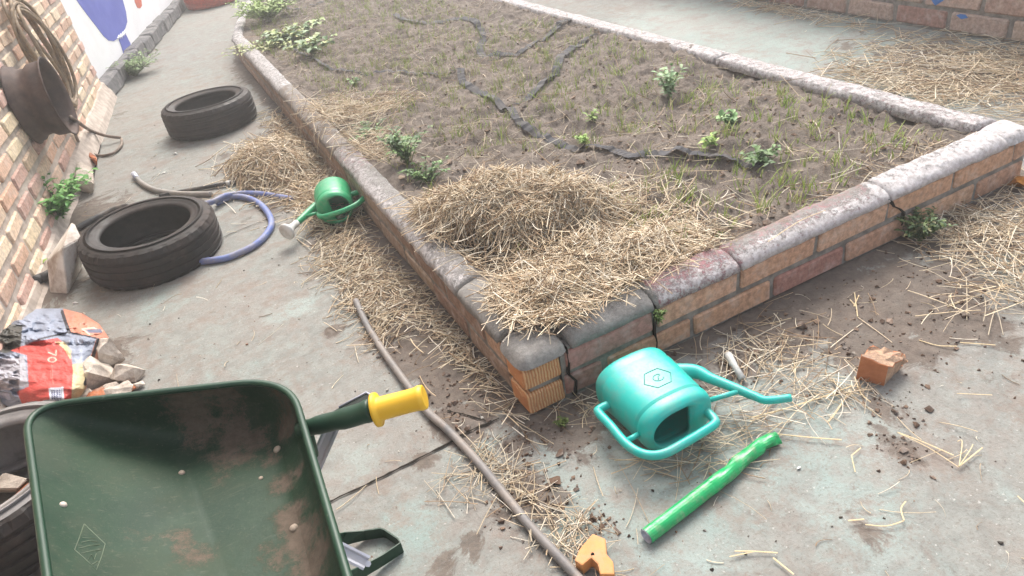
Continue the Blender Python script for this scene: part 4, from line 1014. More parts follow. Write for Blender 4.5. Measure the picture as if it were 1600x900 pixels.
# spout
TL = Vector((.240, -.083, .072))
def tl(u, v, z=.072): p = at(u, v, z)-TL; return (p.x, p.z, -p.y)
P = smooth_path([(.062, 0, .040), tl(1082, 579), tl(1110, 589.5), tl(1133, 598), tl(1156, 607), tl(1180, 616.5), tl(1199, 622.5), tl(1236, 618)], 6); nP = len(P)
R = [max(.0092, .0235-.0085*min(1, i/(nP*.28))-.0070*i/nP) for i in range(nP)]
V, F = tube_vf(P, R, 18, False); V2, F2 = tube_vf(P[-6:], [r*.75 for r in R[-6:]], 18, False)
b0 = len(V); V += V2; F += [tuple(q+b0 for q in f) for f in F2]; e0 = (nP-1)*18; e1 = b0+5*18
F += [(e0+s, e0+(s+1) % 18, e1+(s+1) % 18, e1+s) for s in range(18)]; e2 = b0
F.append(tuple(e2+s for s in range(18)))
o = mesh('spout', V, F, M_teal, tc, smooth=True); fix_normals(o)
tube('spout_brace', [Vector((.090, 0, .180)), Vector(tl(1162, 607))], .006, M_teal, tc, 10)
# handle: from the back of the body near the base, out, and over the opening to the front of the top
P = smooth_path([(-.092, 0, .060), (-.122, 0, .060), (-.130, 0, .070), (-.130, 0, .12), (-.132, 0, .175), (-.126, 0, .215), (-.108, 0, .243), (-.078, 0, .256), (-.03, 0, .255), (.03, 0, .251), (.058, 0, .247), (.068, 0, .236), (.070, 0, .198)], 6)
tube('handle', P, .0105, M_teal, tc, 14)
tube('handle_strut', [Vector((-.130, 0, .180)), Vector((-.088, 0, .178))], .0065, M_teal, tc, 10)
# embossed hexagon on the upper side (W+): thin raised ridges; ring plus a small curl inside
def surf_y(x, z):
    s = 1-(.06)*min(1, max(0, (z-.044)/(H_-.094))); aa = a_*s; bb = b_*s; e = 2.7
    return bb*max(0, 1-abs(x/aa)**e)**(1/e)
def emb(pts, closed, r, name):
    if closed: pts = pts+[pts[0], pts[1]]
    P = [Vector((x, surf_y(x, z)+.0002, z)) for x, z in pts]; V, F = tube_vf(P, r, 6, True); return mesh(name, V, F, M_teal_dk, tc, smooth=True)
hx = [(.008+.036*math.cos(PI*k/3), .112+.031*math.sin(PI*k/3)) for k in range(6)]
hxs = []
for k in range(6):
    p, q = hx[k], hx[(k+1) % 6]
    for i in range(6): hxs.append((p[0]+(q[0]-p[0])*i/6, p[1]+(q[1]-p[1])*i/6))
emb(hxs, True, .0011, 'embossed_hexagon')
cu = []
for i in range(26): t_ = i/25; a = .5+t_*5.0; r = .0105; cu.append((.010+r*1.2*math.cos(a), .112+r*math.sin(a)))
emb(cu, False, .0010, 'embossed_emblem'); emb([(.018, .106), (.010, .110), (.010, .112), (.006, .118)], False, .0010, 'embossed_emblem')
lying(tc, (1, -.02, 0), (.0, -1, .0), TL)
# small green can
gc = empty('watering_can', (0, 0, 0), 'small green watering can with a white rose, tipped against the left face of the bed', 'watering can')
ga, gb, gH = .070, .068, .165
can_body('body', ga, gb, gH, 2.1, M_green, gc, (-.052, .012, .044), taper=.93)
P = smooth_path([(.06, 0, .06), (.09, 0, .09), (.125, 0, .135), (.150, 0, .165)], 6); nP = len(P)
tube('spout', P, [max(.0095, .018-.0085*i/nP) for i in range(nP)], M_green, gc, 14)
tube('spout_brace', [Vector((.066, 0, .135)), Vector((.115, 0, .128))], .006, M_green, gc, 8)
P = smooth_path([(.062, 0, .152), (.055, 0, .185), (.02, 0, .200), (-.04, 0, .205), (-.085, 0, .188), (-.112, 0, .15), (-.112, 0, .11), (-.095, 0, .085), (-.065, 0, .080)], 6)
tube('handle', P, .0095, M_green, gc, 12)
d0 = Vector((.150-.125, 0, .165-.135)).normalized()
P = [Vector((.144, 0, .158))+d0*q for q in (0, .02, .035, .055, .062, .066)]
tube('rose', P, [.0125, .0125, .014, .030, .0315, .026], M_white, gc, 20)
lying(gc, (-.93, .18, -.10), (-.32, -.92, .03), Vector((-.078, 1.585, .076))); gc.scale = (1.1, 1.1, 1.1)
if True:
    # nudge: base centre by pixels
    pass

# ------------------------------------------------------------------ small objects
# green crushed foil tube
P = smooth_path([at(1010, 838, .016), at(1060, 800, .016), at(1105, 765, .017), at(1130, 746, .020), at(1150, 728, .014), at(1175, 706, .016), at(1195, 692, .014), at(1214, 684, .012)], 10)
gt = empty('green_tube', at(1110, 765, 0), 'crumpled bright green foil tube lying on the concrete below the teal can', 'tube')
R = []; V = []; F = []; fr = frames(P); n = len(fr); sg = 20
for i, (p, N, B, T) in enumerate(fr):
    q = i/(n-1); cr_ = max(0, (q-.45))*1.2
    for s in range(sg):
        a = 2*PI*s/sg; r = .0165*(1-.12*cr_)+cr_*.006*(float(vn(i*.28, math.cos(a)*1.3+3, 2))-.5)*2+cr_*.003*math.sin(2*a+i*.22)+.0012*math.sin(3*a+i*.4)*(q > .3)
        fl = 1-.25*cr_; V.append(p+N*math.cos(a)*r*fl+B*math.sin(a)*r)
for i in range(n-1): F += [(i*sg+s, i*sg+(s+1) % sg, (i+1)*sg+(s+1) % sg, (i+1)*sg+s) for s in range(sg)]
F.append(tuple((n-1)*sg+s for s in range(sg)))
mesh('foil_skin', shift(V, gt.location), F, M_gfoil, gt, smooth=False)
V, F = tube_vf([P[0]-(P[1]-P[0]).normalized()*.0015, P[1]], .0155, 20, False); V2, F2 = tube_vf([P[0]-(P[1]-P[0]).normalized()*.0015, P[3]], .0125, 20, True)
b0 = len(V); V += V2; F += [tuple(q+b0 for q in f) for f in F2 if len(f) == 4 or True][:-2]; F += [(s, (s+1) % 20, b0+(s+1) % 20, b0+s) for s in range(20)]
mesh('cut_end', shift(V, gt.location), F, M_steel, gt, smooth=True)
V, F = tube_vf([P[2], P[3]], .0124, 20, True); mesh('hollow', shift(V, gt.location), F, M_crack, gt)
lf = mesh('dry_leaf', [at(1132, 738, .012), at(1140, 716, .016), at(1150, 722, .03), at(1144, 738, .022), at(1139, 728, .034)], [(0, 1, 4), (1, 2, 4), (2, 3, 4), (3, 0, 4)], simple('brown_leaf', (.22, .07, .03), None, 20, .7, .2, .2)); tag(lf, 'curled reddish brown dry leaf touching the green tube', 'leaf')
# orange plastic angle
def extrude_px(name, pts, z0, z1, m, label, cat, bev=.003):
    bm = bmesh.new(); vs = [bm.verts.new(at(u, v, z0)) for u, v in pts]; f = bm.faces.new(vs)
    r = bmesh.ops.extrude_face_region(bm, geom=[f]); bmesh.ops.translate(bm, vec=(0, 0, z1-z0), verts=[g for g in r['geom'] if isinstance(g, bmesh.types.BMVert)])
    bmesh.ops.recalc_face_normals(bm, faces=bm.faces)
    if bev: bmesh.ops.bevel(bm, geom=[e_ for e_ in bm.edges], offset=bev, segments=2, affect='EDGES', profile=.6)
    o = frombm(name, bm, m); return tag(o, label, cat)
op = extrude_px('orange_bracket', [(928, 848), (948, 856), (950, 880), (960, 892), (962, 912), (940, 912), (936, 896), (926, 886), (912, 898), (900, 890), (908, 872)], .004, .034, M_orange, 'orange plastic corner bracket beside the lower end of the grey pipe', 'bracket')
V, F = tube_vf([at(926, 866, .032), at(926, 866, .0352)], .0035, 12); mesh('screw_hole', V, F, M_crack, op)
# white marker
V, F = tube_vf([at(1137, 553, .014), at(1138, 555, .014), at(1146, 570, .013), at(1147, 571, .013), at(1160, 592, .011)], [.0085, .0105, .010, .0085, .009], 14); wm_ = mesh('white_tube', V, F, M_white, smooth=True); tag(wm_, 'white plastic marker-like tube lying in straw above the teal spout', 'tube')
# broken brick on the ground
def rock(name, loc, r, m, label, cat, seed, sq=(1, 1, .7), n=14, grp=None, rot=0):
    bm = hull_rock(r, n, sq, seed); bmesh.ops.rotate(bm, verts=bm.verts, cent=(0, 0, 0), matrix=Matrix.Rotation(rot, 3, 'Z'))
    zmin = min(v.co.z for v in bm.verts); bmesh.ops.translate(bm, verts=bm.verts, vec=(0, 0, -zmin-.002))
    if r > .03:
        bmesh.ops.triangulate(bm, faces=bm.faces); bmesh.ops.subdivide_edges(bm, edges=bm.edges[:], cuts=3, use_grid_fill=True)
        for v in bm.verts:
            if v.co.z > .004: v.co *= 1+.22*(float(fbm(v.co.x*38+seed, v.co.y*38+v.co.z*45, 4, seed % 4))-.5)
    else: bmesh.ops.bevel(bm, geom=bm.edges[:], offset=r*.05, segments=1, affect='EDGES')
    o = frombm(name, bm, m); o.location = loc; return tag(o, label, cat, grp)
bb = empty('broken_brick', at(1370, 600, 0), 'broken half brick with one smooth clay face, standing on the bare concrete', 'brick')
A0 = at(1337, 592, 0); B0 = at(1381, 603, 0); fd = (B0-A0); fd.z = 0; fn = Vector((fd.y, -fd.x, 0)).normalized()*-1; hh = .068
def bbv(a, d, z): return A0+fd*a+fn*d+Vector((0, 0, z))
fv = [bbv(0, 0, 0), bbv(1, 0, 0), bbv(1.05, .002, hh*.9), bbv(.72, .0, hh*.93), bbv(.45, 0, hh*1.03), bbv(.08, .0, hh*1.05)]
bkv = [bbv(.05, .055, 0), bbv(1.3, .075, 0), bbv(1.55, .075, hh*.45), bbv(1.35, .07, hh*.78), bbv(.8, .062, hh*.98), bbv(.2, .04, hh*1.04)]
V = [Vector(p)-bb.location for p in fv+bkv]; F = [(0, 1, 2, 3, 4, 5)]+[(6+i, 6+(i+1) % 6, (i+1) % 6, i) for i in range(6)]+[(11, 10, 9, 8, 7, 6)]
bm = bmesh.new(); vs = [bm.verts.new(v) for v in V]; fs = [bm.faces.new([vs[i] for i in f]) for f in F]
for i, f in enumerate(fs): f.material_index = 0 if i == 0 else 1
bmesh.ops.recalc_face_normals(bm, faces=bm.faces); bmesh.ops.subdivide_edges(bm, edges=[e_ for e_ in bm.edges if not any(f.material_index == 0 for f in e_.link_faces)], cuts=4, use_grid_fill=True)
for v in bm.verts:
    if all(f.material_index == 1 for f in v.link_faces) and v.co.z > .004:
        v.co += Vector((random.uniform(-.006, .006), random.uniform(-.006, .006), random.uniform(-.006, .005)))
bmesh.ops.bevel(bm, geom=[e_ for e_ in bm.edges if e_.calc_face_angle(0) > .8 and all(v.co.z > .002 for v in e_.verts)], offset=.0018, segments=1, affect='EDGES')
o = frombm('clay_body', bm, None, bb); o.data.materials.append(M_cutbrick); o.data.materials.append(simple('broken_clay', lin('#c7a68a'), lin('#a58a78'), 60, .95, .15, .8, 90, .005))
# orange dry leaf thing at the right edge
lf = mesh('dry_leaf', [at(1572, 290, .0), at(1582, 272, .02), at(1606, 276, .03), at(1608, 294, .01), at(1590, 284, .045)], [(0, 1, 4), (1, 2, 4), (2, 3, 4), (3, 0, 4)], simple('orange_leaf', lin('#c98a3c'), lin('#a86c30'), 20, .7, .2, .2)); tag(lf, 'folded orange brown leaf against the right end of the front wall', 'leaf')
# white block leaning by the left wall
def hullobj(name, pts, m, label, cat, bev=.006, parent=None, grp=None):
    bm = bmesh.new()
    for p in pts: bm.verts.new(p)
    res = bmesh.ops.convex_hull(bm, input=bm.verts); bmesh.ops.delete(bm, geom=[g for g in res['geom_interior'] if isinstance(g, bmesh.types.BMVert)], context='VERTS')
    bmesh.ops.dissolve_limit(bm, angle_limit=.05, verts=bm.verts, edges=bm.edges)
    bmesh.ops.bevel(bm, geom=bm.edges[:], offset=bev, segments=2, affect='EDGES'); o = frombm(name, bm, m, parent)
    if label: tag(o, label, cat, grp)
    return o
hullobj('white_block', [at(78, 458, 0), at(106, 460, 0), at(129, 417, 0), at(96, 405, 0), at(73, 408, .10), at(76, 402, .10), at(112, 347, .19), at(117, 350, .19), at(127, 372, .15), at(97, 388, .17)], M_cream, 'chipped dirty white block leaning between the left wall and the near tyre', 'block', .003)
hullobj('concrete_chunk', [at(118, 300, 0), at(146, 303, 0), at(148, 285, 0), at(120, 275, 0), at(117, 282, .09), at(146, 285, .06), at(144, 262, .05), at(121, 250, .09)], M_rubble, 'pale concrete chunk at the foot of the left wall under the rusty rim', 'rubble')
hullobj('brick_piece', [at(122, 246, 0), at(152, 260, 0), at(150, 250, .0), at(124, 232, 0), at(122, 236, .06), at(152, 251, .05), at(150, 244, .05), at(126, 226, .06)], M_rubbleb, 'loose orange brick piece above the pale concrete chunk', 'brick', .004)
# rubble by the bag
rl = [(185, 562, .075, M_rubble, 'pale rubble lump on top right of the pile beside the bag', 1, (1.1, .8, .7)), (160, 596, .075, M_rubble, 'wedge of concrete rubble touching the red bag', 2, (1.2, .8, .75)), (202, 588, .055, M_rubble, 'small pale lump at the right edge of the rubble pile', 3, (1, .8, .8)),
      (195, 622, .045, M_rubble, 'whitish broken lump low in the rubble pile', 4, (1, .9, .8)), (165, 630, .07, M_rubbleb, 'flat reddish brick shard low in the rubble pile', 5, (1.4, .7, .4)), (145, 618, .04, M_rubble, 'dark wedge of rubble tucked under the bag', 6, (1, 1, .7)), (218, 600, .02, M_rubble, 'little stone beside the rubble pile', 7, (1, 1, .7)), (215, 580, .022, M_rubbleb, 'little reddish chip beside the rubble pile', 8, (1, .5, .5))]
rl += [(178, 612, .03, M_rubble, 'small pale lump wedged in the middle of the rubble pile', 9, (1.2, 1, .8)), (206, 606, .022, M_rubbleb, 'small brick red bit on the right side of the rubble pile', 10, (1.2, .8, .6)), (172, 580, .03, M_rubble, 'grey lump squeezed between the sack and the top rubble lump', 11, (1, 1, .8))]
for i, (u, v, r, m, lb, sd_, sq) in enumerate(rl): rock('rubble', at(u, v+6, 0), r, m, lb, 'rubble', sd_+20, sq, 14, 'rubble beside the bag', rot=sd_)
for u, v, r, lb in [(276, 432, .012, 'small white stone in front of the near tyre'), (256, 271, .012, 'small white stone behind the near tyre'), (275, 241, .012, 'small white stone between the two black tyres'), (241, 263, .008, 'tiny pale chip behind the near tyre'), (117, 476, .012, 'little grey stone above the bag'), (143, 302, .014, 'small stone beside the pale concrete chunk'), (1248, 732, .005, 'tiny white chip on the concrete right of the green tube')]:
    rock('small_stone', at(u, v, 0), r, M_white, lb, 'stone', int(u), (1.3, 1, .7), 10, 'small loose stones')
# slabs inside the dusty tyre
hullobj('brick_shard', [at(5, 800, .02), at(45, 760, .02), at(55, 772, .02), at(15, 812, .02), at(5, 790, .07), at(45, 752, .08), at(55, 765, .06), at(12, 800, .05)], M_rubbleb, 'reddish brick shard lying inside the dusty tyre', 'brick', .003)
hullobj('concrete_shard', [at(-20, 770, .02), at(30, 770, .02), at(48, 750, .02), at(5, 742, .02), at(-20, 765, .07), at(28, 764, .07), at(44, 748, .08), at(6, 738, .08)], M_rubble, 'grey concrete shard lying inside the dusty tyre', 'rubble', .003)

# ------------------------------------------------------------------ bag
def bary(px, py, quad):
    return None
NB = 200
bagpoly_o = at(90, 600, 0)
# image footprint grid: u 0..1 left-right, v 0..1 top-bottom on boundary curves (pixels)
topc = [(-8, 478), (20, 476), (60, 482), (98, 482), (130, 490), (155, 506), (172, 530)]
botc = [(-30, 612), (5, 632), (40, 648), (68, 660), (95, 655), (125, 628), (140, 600)]
def interp(c, t_):
    k = t_*(len(c)-1); i = min(int(k), len(c)-2); f = k-i; return c[i][0]*(1-f)+c[i+1][0]*f, c[i][1]*(1-f)+c[i+1][1]*f
V = np.zeros((NB, NB, 3)); CC = np.zeros((NB, NB, 3)); U = np.linspace(0, 1, NB); 
for j in range(NB):
    for i in range(NB):
        a = interp(topc, U[i]); b2 = interp(botc, U[i]); tv = U[j]; px = a[0]*(1-tv)+b2[0]*tv; py = a[1]*(1-tv)+b2[1]*tv
        V[j, i] = (px, py, 0)
PX = V[..., 0].copy(); PY = V[..., 1].copy()
UU, VV = np.meshgrid(U, U)
edge = np.minimum(np.minimum(UU+.22, 1-UU), np.minimum(VV, 1-VV)); hgt = .085*sstep(0, .32, edge)**.6
# creases
cr_ = (.050-.044*((PY > 540) & (PX > 30)))*(np.abs(fbm(PX/30, PY/16, 4, 1)-.5)*2)+.003*(fbm(PX/9, PY/9, 3, 3)-.5)+.018*sstep(.4, .0, np.abs(PY-530)/22)*-1*(PX > 40)
cr_ = cr_+.0012*np.sin(PY/2.6+6*fbm(PX/40, PY/20, 2, 2))*sstep(540, 560, PY)*sstep(135, 100, PX)
Zb = np.maximum(hgt-cr_*sstep(0, .12, edge)+.008, .006); Zb[0, :] = Zb[-1, :] = 0.0; Zb[:, -1] = 0.0
def seg_d(px, py, a, b2):
    ax, ay = a; bx, by = b2; dx, dy = bx-ax, by-ay; t_ = np.clip(((px-ax)*dx+(py-ay)*dy)/(dx*dx+dy*dy), 0, 1); return np.hypot(px-ax-t_*dx, py-ay-t_*dy)
def inpoly(px, py, poly):
    r = np.zeros(px.shape, bool); k = len(poly); j = k-1
    for i in range(k):
        xi, yi = poly[i]; xj, yj = poly[j]; c_ = ((yi > py) != (yj > py)) & (px < (xj-xi)*(py-yi)/(yj-yi+1e-9)+xi); r ^= c_; j = i
    return r
CC[:] = lin('#8f97a8')
def paintp(poly, h):
    CC[inpoly(PX, PY, poly)] = lin(h)
paintp([(-60, 470), (45, 470), (30, 500), (30, 545), (15, 555), (-60, 560)], '#5a5f6c')
paintp([(0, 505), (35, 508), (32, 545), (8, 552), (-30, 540)], '#45443f')
paintp([(95, 470), (190, 470), (190, 540), (160, 600), (132, 640), (128, 600), (150, 530), (108, 518)], '#c8856e')
paintp([(112, 570), (128, 565), (135, 600), (120, 650), (108, 660)], '#c4b48c')
paintp([(16, 548), (50, 535), (90, 528), (110, 545), (114, 580), (112, 612), (110, 690), (60, 690), (26, 612), (45, 604), (42, 555)], '#c9524c')
paintp([(85, 534), (100, 534), (112, 548), (110, 562), (100, 545)], '#c4b48c')
paintp([(20, 560), (38, 556), (44, 604), (28, 606), (-10, 612), (-60, 600), (-60, 560)], '#a9a8b0')
for a, b2, w_ in [((97, 487), (108, 519), 2.6), ((153, 531), (133, 600), 2.6), ((108, 519), (60, 530), 1.2), ((108, 519), (153, 529), 1.2)]: CC[seg_d(PX, PY, a, b2) < w_] = lin('#2c2a32')
for a, b2 in [((128, 514), (146, 512)), ((146, 512), (160, 517)), ((128, 514), (140, 522)), ((152, 568), (157, 556)), ((157, 556), (162, 562)), ((152, 568), (158, 570))]: CC[seg_d(PX, PY, a, b2) < .9] = lin('#e3c9b8')
CC[inpoly(PX, PY, [(134, 515), (158, 514), (160, 520), (138, 520)])] = lin('#6a6f86')
W1 = lin('#e9c0b0')
for a, b2 in [((87.5, 547), (87.5, 555)), ((87.5, 555), (75.5, 550.5))]: CC[seg_d(PX, PY, a, b2) < .9] = W1           # 7 (turned on its side)
el = ((PX-81.5)/6.4)**2+((PY-562)/3.8)**2; CC[(el < 1.25) & (el > .55)] = W1
CC[seg_d(PX, PY, (81, 570), (83, 600)) < .45] = lin('#e08a80'); CC[seg_d(PX, PY, (79, 578), (80, 592)) < .4] = lin('#e08a80')
lab = inpoly(PX, PY, [(76, 606.5), (99, 604.5), (101, 633), (79, 636)]); CC[lab] = lin('#d6dbe6')
bar = inpoly(PX, PY, [(79, 610), (97, 608), (98.5, 630), (81, 632)]) & (np.mod((PY*.998-PX*.08)*1.0, 2.2) < 0)
# stripes run down the label (the code lies on its side)
bx = PX-79-(PY-609)*.08; st = np.zeros_like(bx, bool)
for x_, w_ in [(1, .5), (2.4, .9), (4.4, .5), (5.9, 1.1), (8, .5), (9.3, .5), (10.8, 1.0), (12.9, .5), (14.3, .9), (16.4, .6)]: st |= np.abs(bx-x_) < w_/2+.15
CC[inpoly(PX, PY, [(78.5, 610), (97.5, 608), (99.5, 630), (81, 632)]) & st] = lin('#39406a')
CC *= (.72+.5*fbm(PX/11, PY/7, 4, 4))[..., None]
VW = np.zeros((NB, NB, 3))
RX3 = np.array(CR); C0 = np.array(CAMP)
dd = np.stack([(PX-800)/FPX, -(PY-450)/FPX, -np.ones_like(PX)], -1) @ RX3.T
tt = (Zb-C0[2])/dd[..., 2]; VW = C0+dd*tt[..., None]
# real footprint: heights raised straight over the ground points so that it has volume
I = np.arange(NB*NB).reshape(NB, NB); Fq = np.stack([I[:-1, :-1], I[:-1, 1:], I[1:, 1:], I[1:, :-1]], -1).reshape(-1, 4)
t = NT('printed_plastic_bag'); k = t.attr('Col', 'Color'); t.bump(t.noise(45, 6, .7, dist=1.5), .5, .006); M_bag = t.out(k, .42, .45)
bg_ = empty('empty_sack', bagpoly_o, 'crumpled red, grey and orange printed plastic sack with a barcode, lying by the rubble', 'sack')
o = mesh('printed_film', (VW.reshape(-1, 3)-np.array(bagpoly_o)), Fq, M_bag, bg_, col=CC.reshape(-1, 3), smooth=True); fix_normals(o)
# black crumpled bag above it and pale plastic at lower left
def crumple(name, px_pts, H, m, label, cat, seed, n=40):
    c = Vector((0, 0, 0)); W = [at(u, v, 0) for u, v in px_pts]
    for p in W: c += p
    c /= len(W); V = []; F = []
    rings = 12; ns = 40
    for r_ in range(rings+1):
        q = r_/rings
        for s in range(ns):
            k = s/ns*len(W); i = int(k) % len(W); f = k-int(k); e_ = W[i].lerp(W[(i+1) % len(W)], f); p = c+(e_-c)*(1-q)
            h = H*(math.sin(min(1, q*1.5)*PI/2)**.7)*(.55+.9*float(vn(p.x*22+seed, p.y*22, seed))) if r_ else 0
            p = Vector((p.x+.02*(float(vn(p.x*30, p.y*30, seed+1))-.5), p.y+.02*(float(vn(p.y*30, p.x*30, seed+2))-.5), h+.002)); V.append(p-c)
    for r_ in range(rings):
        for s in range(ns): F.append((r_*ns+s, r_*ns+(s+1) % ns, (r_+1)*ns+(s+1) % ns, (r_+1)*ns+s))
    o = mesh(name, V, F, m, None, smooth=False); o.location = c; fix_normals(o); return tag(o, label, cat)
M_bagk = simple('black_film', (.02, .021, .025), None, 20, .3, .5, .4, 60, .004)
M_bagw = simple('pale_film', (.62, .64, .72), (.40, .43, .56), 18, .4, .4, .5, 50, .006)
crumple('black_bag', [(-30, 475), (0, 466), (22, 468), (40, 460), (34, 478), (30, 488), (0, 495), (-30, 500)], .05, M_bagk, 'crumpled black plastic film behind the printed sack', 'plastic bag', 3)
crumple('white_wrapper', [(-30, 612), (8, 612), (25, 622), (38, 634), (20, 636), (0, 626), (-30, 632)], .04, M_bagw, 'crumpled white wrapper between the sack and the dusty tyre', 'plastic bag', 4)
crumple('white_wrapper', [(-5, 880), (8, 862), (25, 858), (34, 872), (38, 900), (42, 930), (0, 930), (8, 905)], .03, M_bagw, 'pale blue white plastic scrap in front of the dusty tyre at the lower left edge', 'plastic bag', 5)

# ------------------------------------------------------------------ wheelbarrow
wb = empty('wheelbarrow', at(560, 1000, 0), 'small dark green metal wheelbarrow with a yellow grip, filling the lower left corner', 'wheelbarrow')
wl0 = wb.location.copy()
t = NT('green_enamel')
g1 = t.mix(t.ramp(t.noise(9, 6), .35, .65), (.010, .040, .022), (.015, .052, .028))
g1 = t.mix(t.math('MULTIPLY', t.ramp(t.noise(60, 8, .8), .6, .68), .35), g1, (.20, .19, .15)); M_genam_rim = t.out(g1, .42, .4)
t = NT('green_enamel_soiled')
g1 = t.mix(t.ramp(t.noise(9, 6), .35, .65), (.012, .036, .020), (.022, .050, .028)); dtr = t.attr('mud')
film = t.ramp(t.noise(7, 9, .75), .45, .62); g1 = t.mix(t.math('MULTIPLY', film, .25), g1, (.085, .09, .062)); g1 = t.mix(t.math('MULTIPLY', t.ramp(t.noise(160, 4, .8), .55, .7), .25), g1, (.16, .15, .11))
mud = t.ramp(t.math('ADD', dtr, t.math('MULTIPLY', t.math('SUBTRACT', t.noise(38, 12, .95), .5), 3.0)), .42, .70)
sm = t.n('ShaderNodeMapping'); sm.inputs['Scale'].default_value = (6, 60, 30); sm.inputs['Rotation'].default_value = (0, 0, .35); t.l(t.co, sm.inputs['Vector']); scr = t.ramp(t.noise(2.2, 6, .7, co=sm.outputs[0]), .58, .70)
g1 = t.mix(t.math('MULTIPLY', scr, .28), g1, (.17, .16, .12)); g1 = t.mix(t.math('MULTIPLY', mud, .85), g1, t.mix(t.ramp(t.noise(50, 6, .8), .3, .7), (.17, .125, .098), (.10, .072, .056)))
g1 = t.mix(t.math('MULTIPLY', t.ramp(t.noise(70, 8, .8), .64, .70), .4), g1, (.24, .22, .18))
t.bump(t.math('ADD', t.noise(90, 6, .8), mud), .25, .003)
rg = t.mix(mud, t.mix(film, (.5, .5, .5), (.66, .66, .66)), (.9, .9, .9)); M_genam = t.out(g1, rg, .25)
# rim corners and floor corners
rimc = [at(38, 636, .55), at(452, 590, .50), None, None]
vBR = at(525, 900, .50)-at(468, 660, .50); rimc[2] = rimc[1]+Vector((-.028, -.62, 0)); vBL = at(75, 900, .55)-at(38, 690, .55)
rimc[3] = rimc[0]+Vector((.085, -.60, 0))
flo = [at(268, 695, .41), at(428, 655, .40), None, None]
flo[2] = flo[1]+Vector((-.02, -.47, 0)); flo[3] = flo[0]+Vector((.05, -.47, 0))
def rquad(c, rad, n=10):
    out = []; k = 4
    for i in range(k):
        p, a, b2 = c[i], c[i-1], c[(i+1) % k]; d1 = (a-p).normalized(); d2 = (b2-p).normalized(); r = rad[i] if hasattr(rad, '__len__') else rad
        s = p+d1*r; e_ = p+d2*r
        for j in range(n+1):
            t_ = j/n; out.append(s.lerp(p, t_).lerp(p.lerp(e_, t_), t_))
        nx_ = c[(i+1) % k]; r2 = rad[(i+1) % k] if hasattr(rad, '__len__') else rad; s2 = nx_+(p-nx_).normalized()*r2
        for j in range(1, 12): out.append(e_.lerp(s2, j/12))
    return out
top_ = rquad(rimc, [.085, .095, .09, .08]); bot_ = rquad(flo, [.05, .06, .06, .05]); nn_ = len(top_)
V = []; F = []; levels = [0, .02, .08, .2, .35, .5, .65, .78, .88, .94, .98, 1.0]
for q in levels:
    for i in range(nn_):
        p = top_[i].lerp(bot_[i], q); ease = 0
        if q > .85: p = p+(bot_[i]-top_[i]).normalized()*0
        bulge = .022*math.sin(q*PI)
        cen_ = (flo[0]+flo[1]+flo[2]+flo[3])/4; od = Vector((p.x-cen_.x, p.y-cen_.y, 0)).normalized(); p = p+od*bulge*.7-Vector((0, 0, bulge*.5)); V.append(p)
L_ = len(levels)
for r_ in range(L_-1): F += [(r_*nn_+i, r_*nn_+(i+1) % nn_, (r_+1)*nn_+(i+1) % nn_, (r_+1)*nn_+i) for i in range(nn_)]
# floor rings inward
cen_ = sum(bot_, Vector())/nn_; fb = len(V)
ks = [.85, .6, .35, .12]
for k in ks:
    for i in range(nn_): V.append(cen_+(bot_[i]-cen_)*k+Vector((0, 0, -.004)))
prev = (L_-1)*nn_
for r_ in range(len(ks)):
    cur = fb+r_*nn_; F += [(prev+i, prev+(i+1) % nn_, cur+(i+1) % nn_, cur+i) for i in range(nn_)]; prev = cur
F.append(tuple(prev+i for i in range(nn_)))
# thickness: solidify
tray = mesh('tray', shift(V, wl0), F, M_genam, wb, smooth=True)
bm = bmesh.new(); bm.from_mesh(tray.data); bmesh.ops.subdivide_edges(bm, edges=bm.edges[:], cuts=1, use_grid_fill=True); bmesh.ops.recalc_face_normals(bm, faces=bm.faces); bm.to_mesh(tray.data); bm.free()
tray.data.polygons.foreach_set('use_smooth', np.ones(len(tray.data.polygons), bool))
md = [(240, 652, .05, .5), (270, 668, .06, .7), (330, 690, .06, .9), (375, 695, .05, 1.0), (405, 700, .04, 1.0), (360, 725, .05, .9), (385, 730, .04, .8), (430, 730, .03, .9), (445, 770, .035, .9), (462, 820, .04, 1.0), (480, 860, .05, 1.0), (500, 900, .05, 1.0), (440, 880, .05, .7), (470, 700, .025, .9), (480, 760, .02, .9), (300, 870, .04, .75), (320, 895, .04, .8), (250, 880, .04, .5), (330, 660, .05, .6), (200, 665, .06, .45), (420, 650, .04, .8), (460, 690, .04, .9), (350, 760, .04, .6), (150, 655, .05, .4)]
mdw = [(at(u, v, .38), r, k) for u, v, r, k in md]
att = tray.data.attributes.new('mud', 'FLOAT', 'POINT'); vals = []
for v in tray.data.vertices:
    p = v.co+wl0; m_ = .08
    for c_, r, k in mdw:
        # distance measured across the tray (horizontal plane through the sight height)
        d2 = (p.x-c_.x)**2+(p.y-c_.y)**2; m_ = max(m_, .86*k*math.exp(-d2/(r*r)))
    vals.append(m_)
att.data.foreach_set('value', vals)
so_ = tray.modifiers.new('thick', 'SOLIDIFY'); so_.thickness = .0025; so_.offset = 0
# rolled rim
P = [p for p in top_]; V = []; F = []
sg = 10; n = len(P)
for i in range(n):
    a = P[i-1]; b2 = P[(i+1) % n]; T = (b2-a).normalized(); N = Vector((0, 0, 1)); N = (N-T*N.dot(T)).normalized(); B = T.cross(N)
    for s in range(sg): an = 2*PI*s/sg; V.append(P[i]+N*math.cos(an)*.0055+B*math.sin(an)*.0062)
for i in range(n): F += [(i*sg+s, i*sg+(s+1) % sg, ((i+1) % n)*sg+(s+1) % sg, ((i+1) % n)*sg+s) for s in range(sg)]
o = mesh('rim', shift(V, wl0), F, M_genam_rim, wb, smooth=True); fix_normals(o)
